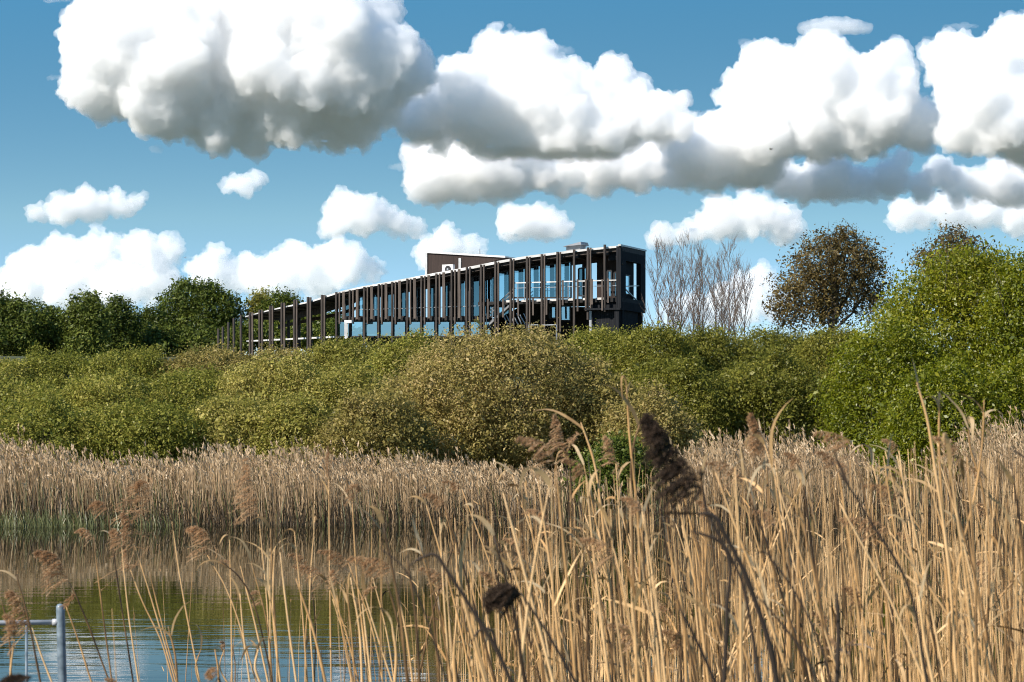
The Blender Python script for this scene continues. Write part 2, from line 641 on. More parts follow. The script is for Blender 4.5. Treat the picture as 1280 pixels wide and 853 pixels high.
BARK = noisy_mat('bark', (.035, .028, .022), (.10, .085, .065), 14, (1, 1, .3), .9, bump=.6)
PALE_BARK = noisy_mat('pale_bark', (.080, .058, .044), (.165, .125, .098), 9, (1, 1, .25), .85, bump=.4)
LEAF = {
    'olive': leaf_mat('olive_leaves', [(0, (0.067, 0.083, 0.013)), (.4, (0.183, 0.194, 0.029)), (.7, (0.316, 0.293, 0.056)), (1, (0.461, 0.397, 0.111))], .4, .012),
    'yellow': leaf_mat('yellowing_leaves', [(0, (0.074, 0.085, 0.013)), (.35, (0.215, 0.211, 0.035)), (.7, (0.405, 0.350, 0.087)), (1, (0.553, 0.459, 0.161))], .4, .012),
    'brownish': leaf_mat('brown_olive_leaves', [(0, (0.073, 0.070, 0.018)), (.35, (0.219, 0.185, 0.046)), (.65, (0.359, 0.288, 0.089)), (1, (0.532, 0.396, 0.177))], .4, .012),
    'green': leaf_mat('mid_green_leaves', [(0, (0.066, 0.078, 0.012)), (.4, (0.171, 0.172, 0.025)), (.75, (0.278, 0.253, 0.043)), (1, (0.404, 0.333, 0.076))], .4, .015),
    'bright': leaf_mat('bright_green_leaves', [(0, (0.050, 0.073, 0.002)), (.4, (0.144, 0.170, 0.005)), (.75, (0.249, 0.254, 0.010)), (1, (0.398, 0.353, 0.041))], .45, .03),
    'dark': leaf_mat('dark_green_leaves', [(0, (0.030, 0.045, 0.008)), (.4, (0.078, 0.103, 0.016)), (.75, (0.135, 0.161, 0.030)), (1, (0.209, 0.224, 0.046))], .25, .015),
    'midtree': leaf_mat('tree_green_leaves', [(0, (.026, .046, .006)), (.4, (.072, .100, .014)), (.75, (.125, .150, .022)), (1, (.19, .20, .04))], .3, .015),
    'bronze': leaf_mat('bronze_leaves', [(0, (0.032, 0.023, 0.009)), (.4, (0.109, 0.075, 0.025)), (.75, (0.178, 0.130, 0.043)), (1, (0.276, 0.215, 0.075))], .3, .015),
}


def limbs(mb, base, tips, r0, seed, split=.35):
    """tapered trunk with limbs that leave it and curve to the tips"""
    rng = random.Random(seed)
    top = max(tips, key=lambda p: p.z)
    pts = [base.lerp(top, t) + Vector((rng.uniform(-1, 1), rng.uniform(-1, 1), 0)) * (r0 * 1.2 * (t > 0)) for t in (0, .2, .4, .6, .8, .97)]
    mb.tube(pts, [r0 * (1.25, 1, .8, .6, .38, .12)[i] for i in range(6)], 7)
    for p in tips:
        if p is top:
            continue
        t = rng.uniform(split * .5, split + .2)
        a = base.lerp(top, t)
        m = a.lerp(p, .5) + Vector((0, 0, -.12 * (p - a).length + .1))
        mb.tube([a, a.lerp(m, .5), m, m.lerp(p, .55), p], [r0 * .5, r0 * .42, r0 * .32, r0 * .2, r0 * .06], 5)
        for _ in range(3):
            q = p + Vector((rng.uniform(-1, 1), rng.uniform(-1, 1), rng.uniform(-.2, 1))) * (p - a).length * .3
            mb.tube([m, m.lerp(q, .5) + Vector((0, 0, .05)), q], [r0 * .2, r0 * .13, r0 * .03], 4)


def tree(name, label, cat, kind, Y, base_px, lobes_px, n, size, seed, group=None, spread=.22, hang=0.0, trunk=.16, depth=.3, per=14, bark=None, ragged=.3, deep=1.0, up=.35):
    """lobes_px: (px, py, rx, ry) ellipses in photo pixels, all about Y metres out"""
    rng = random.Random(seed)
    u = Y / F
    bx = (base_px - 640) * u
    base = Vector((bx, Y, ground_z(bx, Y) - .1))
    lobes = []
    for px, py, rx, ry in lobes_px:
        c = at(px, py, Y)
        c.y += rng.uniform(-.35, .35) * rx * u
        lobes.append((c, (rx * u, rx * u * deep, ry * u)))
    t = thing(name, label, cat, base, group)
    mb = MB()
    limbs(mb, base, [l[0] + Vector((0, 0, l[1][2] * .45)) for l in lobes], trunk, seed)
    mb.build('trunk' if cat == 'tree' else 'stems', bark or BARK, t, smooth=True)
    me = leaf_mesh('crown', lobes, n, size, seed, per, spread, depth, up, base, hang=hang, ragged=ragged, zmin=base.z + .15)
    link_mesh('crown', me, LEAF[kind], t)
    return t


def shrub(label, kind, px, top, hw, Y, seed, leaf=.092, lai=2.2, bottom=None):
    """a dome of overlapping lobes from the ground up to row «top»"""
    rng = random.Random(seed)
    u = Y / F
    bx = (px - 640) * u
    gz = ground_z(bx, Y)
    H = (at(px, top, Y).z - gz) * .95
    W = hw * u * 1.15
    lobes = []
    nl = max(5, int(4 + W * H * .55))
    lobes.append((Vector((bx, Y, gz + H * .45)), (W * .8, W * .75, H * .50)))
    for i in range(nl):
        a = rng.uniform(0, 6.283)
        q = rng.random() ** .6
        e = rng.uniform(.12, .80)
        rr = W * rng.uniform(.26, .46)
        s = math.sqrt(max(0, 1 - (e * .95) ** 2)) * (W - rr * .8) * q
        hz = min(rr * rng.uniform(.7, 1.05), H * .45)
        z = gz + min(e * H, H - hz)
        lobes.append((Vector((bx + math.cos(a) * s, Y + math.sin(a) * s * .8, max(z, gz + hz * .6))), (rr, rr, hz)))
    for i in range(16):                                # uneven shoots that break the outline
        a, e = rng.uniform(0, 6.283), rng.uniform(.35, 1.0)
        s = math.sqrt(max(0, 1.02 - e * e)) * W * rng.uniform(.75, 1.0)
        rr = W * rng.uniform(.05, .12)
        lobes.append((Vector((bx + math.cos(a) * s, Y + math.sin(a) * s * .8, gz + H * e * rng.uniform(.85, .97))), (rr, rr, rr * rng.uniform(1.2, 3.2))))
    base = Vector((bx, Y, gz - .05))
    t = thing('shrub', label, 'shrub', base, 'shrubs of the hedge beyond the pond')
    mb = MB()
    for l in lobes[::2]:
        p = l[0] + Vector((0, 0, l[1][2] * .5))
        b = base + Vector((rng.uniform(-.3, .3), rng.uniform(-.3, .3), 0))
        m = b.lerp(p, .5) + Vector((rng.uniform(-.2, .2), rng.uniform(-.2, .2), .15))
        mb.tube([b, m, p], [.05, .035, .01], 5)
    mb.build('stems', BARK, t, smooth=True)
    n = int(lai * (2 * math.pi * W * (W + H) * .62) / (leaf * leaf * .30))
    me = leaf_mesh('crown', lobes, n, leaf, seed, 16, .17, .20, .35, base, ragged=.25, zmin=gz + .03)
    link_mesh('crown', me, LEAF[kind], t)
    return t


SHRUBS = [  # label, kind, px, top row, half width, distance
    ('olive shrub of the back row cut by the left photo edge, under the dark trees', 'olive', -25, 446, 70, 122),
    ('olive shrub of the back row below the darkest tree clump', 'olive', 75, 441, 75, 124),
    ('yellow olive shrub of the back row below the pair of birches', 'olive', 168, 437, 72, 122),
    ('brown tinged shrub of the back row at the very end post of the building', 'brownish', 265, 434, 72, 122),
    ('shrub of the back row in front of the open slatted end of the building', 'brownish', 350, 431, 62, 122),
    ('yellow green shrub of the back row below the white door frame', 'yellow', 428, 424, 62, 122),
    ('fresh green shrub reaching up the lower windows, left of the big brown dome', 'olive', 512, 413, 66, 118),
    ('olive shrub of the back row below the lower corner of the building', 'olive', 748, 412, 66, 122),
    ('leafy green shrub beside the blind end wall of the building', 'green', 822, 403, 60, 120),
    ('tall green shrub at the feet of the bare trees', 'green', 893, 400, 66, 122),
    ('green shrub between the bare trees and the bronze tree', 'green', 980, 408, 60, 124),
    ('green shrub right under the crown of the bronze tree', 'green', 1050, 402, 60, 120),
    ('middle row olive shrub at the left photo edge', 'olive', 15, 472, 85, 108),
    ('middle row olive shrub, broad and even, below the pair of birches', 'olive', 135, 466, 85, 107),
    ('middle row olive shrub with a dark hollow at its foot', 'olive', 245, 462, 78, 108),
    ('pale yellowing shrub with sparse leaves in the middle of the hedge', 'yellow', 345, 446, 72, 107),
    ('yellowing shrub tucked against the big brown dome', 'yellow', 432, 446, 66, 106),
    ('low green shrub at the front left, reeds at its foot', 'olive', 55, 500, 92, 94),
    ('low deep green shrub in front of the broad even olive one', 'olive', 185, 502, 82, 94),
    ('low shrub with dark gaps before the hollow of the hedge', 'yellow', 295, 490, 72, 95),
    ('low yellow green shrub at the front with pale young shoots', 'yellow', 372, 492, 58, 94),
    ('largest shrub of all, a brown olive dome before the building', 'brownish', 622, 412, 158, 98),
    ('brown olive foot of the big dome, spreading low over the reeds', 'brownish', 470, 488, 72, 93),
    ('brown olive shrub leaning on the dome at its shaded side', 'brownish', 752, 462, 72, 97),
    ('mid green shrub between the dome and the bright willow, fine leaved', 'green', 850, 442, 90, 102),
    ('mid green shrub beside the bright willow, fine leaved and even', 'green', 965, 440, 90, 103),
    ('brown tinged low shrub above the pale reeds on the far bank', 'brownish', 812, 482, 58, 94),
    ('small green shrub alone at the water among the far reeds', 'midtree', 770, 545, 58, 82),
    ('bright green shrub, rounded, on the near side of the tall willow', 'bright', 1105, 385, 78, 94),
    ('bright green low shrub at the foot of the tall willow', 'bright', 1190, 440, 95, 91),
    ('bright green low shrub cut by the right photo edge', 'bright', 1290, 430, 70, 92),
]
for i, (label, kind, px, top, hw, Y) in enumerate(SHRUBS):
    shrub(label, kind, px, top, hw, Y, 100 + i)

# tall bright willows at the right
tree('willow_tree', 'tallest bright green willow, its domed crown below the bare bronze top', 'tree', 'bright', 97, 1195,
     [(1190, 352, 42, 40), (1150, 385, 45, 45), (1225, 375, 50, 48), (1180, 430, 75, 60), (1245, 345, 30, 30), (1130, 430, 50, 50), (1240, 440, 60, 60), (1215, 330, 22, 20)], 48000, .10, 301, 'bright green willows', .2, trunk=.14)
tree('willow_tree', 'bright green willow cut in half by the right photo edge', 'tree', 'bright', 95, 1290,
     [(1285, 352, 38, 38), (1300, 400, 50, 60), (1262, 395, 38, 40), (1275, 450, 60, 60), (1320, 350, 40, 40)], 32000, .10, 302, 'bright green willows', .2, trunk=.13)
# bronze trees
tree('bronze_tree', 'rounded tree with sparse bronze brown young leaves, alone against the sky', 'tree', 'bronze', 150, 1036,
     [(1038, 330, 40, 42), (1000, 360, 36, 36), (1072, 345, 34, 42), (1030, 375, 52, 40), (1062, 312, 26, 26), (1022, 318, 26, 26), (985, 388, 26, 24), (1090, 370, 24, 34), (1050, 300, 18, 16), (1085, 325, 20, 20)], 26000, .13, 303, 'bronze leaved trees', .2, trunk=.17, depth=.45, per=11, ragged=.75)
tree('bronze_tree', 'bronze brown tree top showing behind the tallest willow', 'tree', 'bronze', 150, 1192,
     [(1192, 320, 34, 34), (1170, 340, 32, 36), (1218, 335, 32, 36), (1190, 300, 18, 16), (1205, 360, 50, 40)], 13000, .14, 304, 'bronze leaved trees', .2, trunk=.16, depth=.45, per=9, ragged=.4)
# dark trees at the left
DT = 'dark trees behind the hedge'
tree('broadleaf_tree', 'dark tree clump cut by the left photo edge', 'tree', 'dark', 185, 15,
     [(-12, 392, 26, 30), (14, 400, 22, 26), (40, 404, 26, 24), (10, 425, 40, 22), (25, 388, 14, 14)], 16200, 0.19, 310, DT, .24, trunk=.2)
tree('broadleaf_tree', 'lower dark tree between the edge clump and the pair of birches', 'tree', 'dark', 188, 62,
     [(58, 408, 22, 22), (72, 420, 20, 22), (45, 425, 24, 18), (66, 396, 10, 10)], 11700, 0.18, 311, DT, .24, trunk=.18)
tree('birch_tree', 'taller birch of the pair, crown drooping, dark green', 'tree', 'dark', 185, 107,
     [(105, 385, 19, 22), (92, 403, 16, 24), (118, 400, 17, 26), (105, 424, 26, 20), (112, 374, 11, 9)], 15300, 0.18, 312, DT, .2, hang=.5, trunk=.18)
tree('birch_tree', 'birch with hanging twigs, right one of the pair', 'tree', 'dark', 205, 150,
     [(146, 390, 17, 20), (160, 404, 15, 26), (138, 408, 15, 24), (150, 426, 25, 18), (146, 377, 9, 8)], 14400, 0.18, 313, DT, .2, hang=.55, trunk=.18)
tree('broadleaf_tree', 'small dark tree in the gap between the birches and the big round tree', 'tree', 'dark', 210, 190,
     [(190, 402, 14, 18), (182, 418, 18, 20), (203, 420, 16, 18)], 9000, 0.18, 314, DT, .22, trunk=.14)
tree('broadleaf_tree', 'big round green tree standing highest above the hedge', 'tree', 'midtree', 214, 245,
     [(240, 375, 28, 24), (218, 390, 22, 24), (266, 388, 26, 24), (245, 405, 42, 28), (285, 388, 18, 22), (232, 362, 13, 11), (262, 366, 16, 12), (215, 418, 26, 20), (275, 418, 30, 20)], 28800, 0.18, 315, DT, .24, trunk=.24)
tree('broadleaf_tree', 'thin pale tree just beyond the end posts of the building', 'tree', 'yellow', 215, 325,
     [(322, 378, 13, 13), (332, 392, 14, 16), (318, 402, 14, 16), (330, 372, 8, 8)], 5400, 0.18, 316, DT, .24, trunk=.14, depth=.4)
tree('broadleaf_tree', 'green tree seen through the first open bays of the building', 'tree', 'midtree', 212, 352,
     [(352, 378, 15, 13), (342, 398, 20, 20), (366, 400, 18, 22), (366, 382, 9, 9)], 9900, 0.18, 317, DT, .24, trunk=.16)
tree('broadleaf_tree', 'green tree seen under the roof through the last open bays', 'tree', 'midtree', 212, 400,
     [(395, 402, 20, 16), (415, 408, 18, 16), (380, 412, 18, 16)], 9000, 0.18, 318, DT, .24, trunk=.15)


for i, (px, lab) in enumerate(((-5, 'low dark thicket under the edge clump of trees'), (55, 'low dark thicket between the edge clump and the birches'), (128, 'low dark thicket at the feet of the pair of birches'), (196, 'low dark thicket just before the big round tree'), (262, 'low dark thicket at the foot of the big round tree'))):
    tree('thicket', lab, 'shrub', 'dark', 208, px, [(px, 425, 34, 16), (px - 22, 430, 24, 14), (px + 24, 428, 24, 14), (px + 4, 416, 16, 10), (px, 442, 44, 12)], 6500, .23, 330 + i, 'dark thickets behind the hedge', .24, trunk=.06)


for i, (px, lab) in enumerate(((318, 'low dark thicket seen through the end posts of the building'), (368, 'low dark thicket seen under the roof through the middle open bays'), (415, 'low dark thicket seen just before the glazed part of the building'))):
    tree('thicket', lab, 'shrub', 'midtree', 196, px, [(px, 418, 26, 14), (px - 18, 426, 22, 12), (px + 20, 424, 22, 13)], 4200, .23, 340 + i, 'dark thickets behind the hedge', .24, trunk=.06)


def bare_tree(label, px, top, Y, seed, wide=1.0):
    rng = random.Random(seed)
    bx = (px - 640) / F * Y
    base = Vector((bx, Y, ground_z(bx, Y) - .1))
    tip = at(px + rng.uniform(-5, 5), top, Y)
    H = tip.z - base.z
    t = thing('bare_tree', label, 'tree', base, 'bare trees beside the building')
    mb, br = MB(), MB()
    wob = [Vector((rng.uniform(-.08, .08), rng.uniform(-.08, .08), 0)) for _ in range(9)]
    pts = [base.lerp(tip, k / 8) + wob[k] * (k > 0) for k in range(9)]
    mb.tube(pts, [.034 * (1 - k / 8.6) + .006 for k in range(9)], 6)
    for i in range(44):
        f = rng.uniform(.12, .96)
        k = min(7, int(f * 8))
        a = pts[k].lerp(pts[k + 1], f * 8 - k)
        an = rng.uniform(0, 6.283)
        ln = H * rng.uniform(.16, .34) * (1.15 - f) * wide + .35
        d = Vector((math.cos(an) * .5, math.sin(an) * .5, rng.uniform(.75, 1.1))).normalized()
        p1 = a + d * ln * .5
        d2 = (d + Vector((rng.uniform(-.15, .15), rng.uniform(-.15, .15), .4))).normalized()
        p2 = p1 + d2 * ln * .5
        r = .017 * (1.2 - f)
        br.tube([a, p1, p2], [r, r * .75, .005], 4, False)
        for _ in range(7):
            g = rng.uniform(.25, .95)
            s = a.lerp(p1, g * 2) if g < .5 else p1.lerp(p2, g * 2 - 1)
            an = rng.uniform(0, 6.283)
            e = (d2 + Vector((math.cos(an) * .55, math.sin(an) * .55, rng.uniform(-.1, .3)))).normalized()
            l2 = rng.uniform(.2, .6)
            br.tube([s, s + e * l2 * .5, s + (e + Vector((0, 0, .25))).normalized() * l2], [.0066, .005, .0025], 3, False)
    mb.build('trunk', PALE_BARK, t, smooth=True)
    br.build('branches', PALE_BARK, t)
    return t


for i, (px, top, lab) in enumerate([
        (822, 305, 'bare leafless tree nearest the end wall of the building'),
        (836, 312, 'thin bare tree, second from the end wall of the building'),
        (850, 304, 'bare tree with upright branches, third from the end wall'),
        (866, 300, 'bare leafless tree with the thickest trunk in the clump'),
        (881, 310, 'thin bare tree just beside the thickest trunk of the clump'),
        (897, 326, 'lowest bare tree in the dip of the clump'),
        (912, 300, 'tall narrow bare tree standing a little apart, pointed top'),
        (930, 338, 'low spreading bare tree at the bronze tree side of the clump'),
        (842, 322, 'short slender bare tree tucked between two taller ones near the end wall'),
        (873, 318, 'short slender bare tree right against the thickest trunk'),
        (905, 316, 'slender bare tree tucked against the tall narrow pointed one'),
        (920, 330, 'small bare tree between the tall narrow one and the low spreading one')]):
    bare_tree(lab, px, top, 146 + (i % 3) * 2.5, 400 + i, 1.35 if i == 7 else 1.1)


# ---------------------------------------------------------------- reeds of the far bank
def blades(name, xs, ys, zs, hs, ws, lean, seed, mat, segs=3, tipw=.25, tint=None, plume=0.0, kind='stuff'):
    rg = np.random.default_rng(seed)
    n = len(xs)
    an = rg.uniform(0, math.pi, n)
    side = np.stack([np.cos(an), np.sin(an) * .6, np.zeros(n)], 1)
    la = rg.normal(0, lean, (n, 2)) + np.array([-lean * .5, 0])
    K = segs + 1
    t = np.linspace(0, 1, K)
    ctr = np.zeros((n, K, 3))
    for k in range(K):
        ctr[:, k, 0] = xs + la[:, 0] * hs * (t[k] * .4 + .6 * t[k] ** 2)
        ctr[:, k, 1] = ys + la[:, 1] * hs * t[k] ** 2
        ctr[:, k, 2] = zs + hs * t[k]
    wk = np.interp(t, [0, .5, 1], [.7, 1, tipw])
    v = np.empty((n, K, 2, 3))
    v[:, :, 0] = ctr - side[:, None] * (ws[:, None, None] * wk[None, :, None] / 2)
    v[:, :, 1] = ctr + side[:, None] * (ws[:, None, None] * wk[None, :, None] / 2)
    base = (np.arange(n) * K * 2)[:, None, None]
    kk = np.arange(segs)[None, :, None] * 2
    q = base + kk + np.array([0, 1, 3, 2])[None, None, :]
    ti = np.repeat(tint if tint is not None else np.clip(rg.normal(.4, .18, n), 0, .78), segs)
    V, Q = v.reshape(-1, 3), q.reshape(-1, 4)
    if plume:
        m = rg.random(n) < plume
        c = ctr[m, -1]
        k = len(c)
        P, W = [], []
        for j in range(3):
            dd = unit(rg.normal(0, .35, (k, 3)) + np.array([-.35, 0, 1]))
            s = unit(np.cross(dd, rg.normal(size=(k, 3))))
            ln = rg.uniform(.12, .24, k)[:, None]
            w_ = ln * .13
            b0 = c - dd * ln * .4
            P.append(np.stack([b0, b0 + dd * ln * .5 + s * w_, b0 + dd * ln, b0 + dd * ln * .5 - s * w_], 1))
        P = np.concatenate(P)
        Q = np.concatenate([Q, len(V) + np.arange(len(P) * 4).reshape(-1, 4)])
        V = np.concatenate([V, P.reshape(-1, 3)])
        ti = np.concatenate([ti, np.clip(rg.normal(.62, .12, len(P)), 0, .78)])
    o = link_mesh(name, np_mesh(name, V, Q, ti), mat)
    o['kind'] = kind
    return o


STRAW_FAR = leaf_mat('far_straw', [(0, (.11, .065, .03)), (.35, (.31, .20, .10)), (.65, (.51, .355, .20)), (1, (.66, .52, .34))], .25, .03)
GREEN_REED = leaf_mat('young_reed_green', [(0, (.045, .052, .014)), (.5, (.105, .115, .030)), (1, (.20, .20, .08))], .3, .05)


def far_reeds():
    rg = np.random.default_rng(7)
    n = 40000
    x = rg.uniform(-26, 30, n)
    y = 78.8 + rg.random(n) ** .85 * 9
    # thin out where the shrubs come down to the water and where the bank lies bare
    keep = np.ones(n, bool)
    keep &= ~((np.abs(x - (765 - 640) / F * 82) < 1.0) & (y > 80))
    x, y = x[keep], y[keep]
    px = 640 + x / y * F
    dens = np.interp(px, [-50, 60, 120, 300, 660, 700, 830, 870, 1075, 1090, 1200, 1230, 1400], [1, .85, .6, 1, 1, .35, .3, 1, 1, .2, .25, 1, 1])
    dens = dens * np.array([min(1, max(.12, .75 + 1.3 * noise.noise((a * .45, b * .6, 9.0)))) for a, b in zip(x, y)])
    k = rg.random(len(x)) < dens
    x, y, px = x[k], y[k], px[k]
    z = np.array([ground_z(a, b) for a, b in zip(x, y)])
    h = np.interp(px, [-50, 0, 60, 130, 300, 420, 540, 640, 720, 840, 900, 1050, 1100, 1250], [2.0, 1.95, 1.75, 1.6, 1.75, 1.85, 1.65, 1.3, 1.1, 1.5, 2.15, 2.25, 1.5, 2.5]) * rg.normal(1, .10, len(x))
    h *= .90 * np.array([1 + .32 * noise.noise((a * .55, b * .5, 2.0)) + .15 * noise.noise((a * 2.1, b * 1.2, 5.0)) for a, b in zip(x, y)])
    blades('far_reed_bed', x, y, z - .15, h, rg.uniform(.010, .024, len(x)), .085, 8, STRAW_FAR, plume=.55)
    m = 5000
    x = rg.uniform(-26, 28, m)
    y = 78.6 + rg.random(m) * 5
    px = 640 + x / y * F
    k = rg.random(m) < np.interp(px, [-50, 20, 60, 200, 330, 700, 1300], [.2, 1, .9, .8, .55, .35, .3])
    x, y = x[k], y[k]
    z = np.array([ground_z(a, b) for a, b in zip(x, y)])
    blades('young_green_reeds', x, y, z - .1, rg.uniform(.5, 1.5, len(x)), rg.uniform(.012, .028, len(x)), .10, 9, GREEN_REED)
    m = 3200
    x = rg.uniform(-26, -9, m)
    y = 77.2 + rg.random(m) * 2.0
    px = 640 + x / y * F
    k = rg.random(m) < np.interp(px, [-50, 10, 70, 120, 260], [.5, 1, 1, .35, .05])
    x, y = x[k], y[k]
    blades('waterside_sedge', x, y, np.full(len(x), -.1), rg.uniform(.25, .62, len(x)), rg.uniform(.014, .03, len(x)), .25, 10, GREEN_REED)

    m = 15000                                          # dark low blades added as shade between the stalk bases
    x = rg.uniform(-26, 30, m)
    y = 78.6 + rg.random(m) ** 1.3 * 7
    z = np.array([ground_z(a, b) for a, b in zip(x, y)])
    blades('reed_base_shade', x, y, z - .1, rg.uniform(.3, 1.25, m), rg.uniform(.014, .034, m), .22, 11, BASE_SHADE)


BASE_SHADE = leaf_mat('base_shade_brown', [(0, (.018, .012, .007)), (.5, (.055, .036, .02)), (1, (.13, .09, .055))], .15, .02)  # near-black browns put shade into the colour of the low blades
far_reeds()
# ---------------------------------------------------------------- the long timber building
WOOD = noisy_mat('weathered_dark_timber', (.024, .020, .018), (.078, .062, .052), 5, (2.5, 2.5, .25), .85, bump=.4)
WOOD2 = noisy_mat('weathered_brown_plank', (.055, .042, .035), (.130, .102, .083), 5, (2.5, 2.5, .25), .85, bump=.4)
CLAD = noisy_mat('black_timber_cladding', (.009, .010, .012), (.028, .029, .032), 6, (5, 5, .12), .9, bump=.5, spec=.1)
BROWN = noisy_mat('red_brown_boarding', (.016, .010, .008), (.044, .027, .021), 6, (6, 6, .12), .85, bump=.4)
WHITE = noisy_mat('white_sheet_metal', (.42, .41, .39), (.74, .73, .71), 2.2, rough=.45)
STEEL = noisy_mat('galvanised_steel', (.30, .31, .32), (.48, .49, .50), 5, rough=.4, metallic=.6)
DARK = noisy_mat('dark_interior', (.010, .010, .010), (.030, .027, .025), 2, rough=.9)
GREYM = noisy_mat('grey_roof_metal', (.16, .165, .17), (.26, .265, .27), 2, rough=.5)
BLACK = noisy_mat('black_plastic', (.010, .010, .011), (.022, .022, .024), 3, rough=.5)
SLAB = noisy_mat('pale_edge_beam', (.46, .43, .40), (.62, .59, .55), 3, (1, 1, .4), .7)


def glass_mat(name, tint, refl):
    m, nt, p, out = new_mat(name)
    nt.nodes.remove(p)
    g = node(nt, 'ShaderNodeBsdfGlossy')
    g.inputs['Roughness'].default_value = .02
    g.inputs['Color'].default_value = (.62, .86, .95, 1)
    t = node(nt, 'ShaderNodeBsdfTransparent')
    t.inputs['Color'].default_value = (*tint, 1)
    mi = node(nt, 'ShaderNodeMixShader')
    mi.inputs[0].default_value = refl
    no = node(nt, 'ShaderNodeTexNoise')
    no.inputs['Scale'].default_value = .6
    bp = node(nt, 'ShaderNodeBump')
    bp.inputs['Strength'].default_value = .25
    bp.inputs['Distance'].default_value = .02
    tc = node(nt, 'ShaderNodeTexCoord')
    nt.links.new(tc.outputs['Object'], no.inputs['Vector'])
    nt.links.new(no.outputs[0], bp.inputs['Height'])
    nt.links.new(bp.outputs[0], g.inputs['Normal'])
    nt.links.new(t.outputs[0], mi.inputs[1])
    nt.links.new(g.outputs[0], mi.inputs[2])
    nt.links.new(mi.outputs[0], out.inputs['Surface'])
    return m


GLASS = glass_mat('blue_tinted_glass', (.22, .36, .40), .36)

DEPTH = [(240, 206), (273, 190), (290, 178), (312, 169), (350, 162.5), (438, 157.5), (602, 153), (756, 150.3), (776, 150), (830, 149)]
ROOF = [(273, 408), (301, 396.5), (308, 394.5), (330, 388.5), (354, 383), (386, 376.5), (424, 364), (451, 358), (492, 350.8), (532, 343), (585, 333.5), (622, 326), (659, 319.5), (726, 311.5), (776, 306.5), (800, 306)]


def dep(px):
    return lerp_table(DEPTH, px)


def inward(px):
    return Vector((.32, .947, 0)).normalized()      # the cross walls all run this way


def fac(px, py, off=0.0):
    """facade point seen at (px, py), carried off metres into the building at the same height"""
    return at(px, py, dep(px)) + inward(px) * off


def ray(px, py, off=0.0):
    """like fac, for things set back behind the facade line that are seen at (px, py)"""
    return at(px, py, dep(px) + off * .947)


def roof_y(px):
    return lerp_table(ROOF, px)


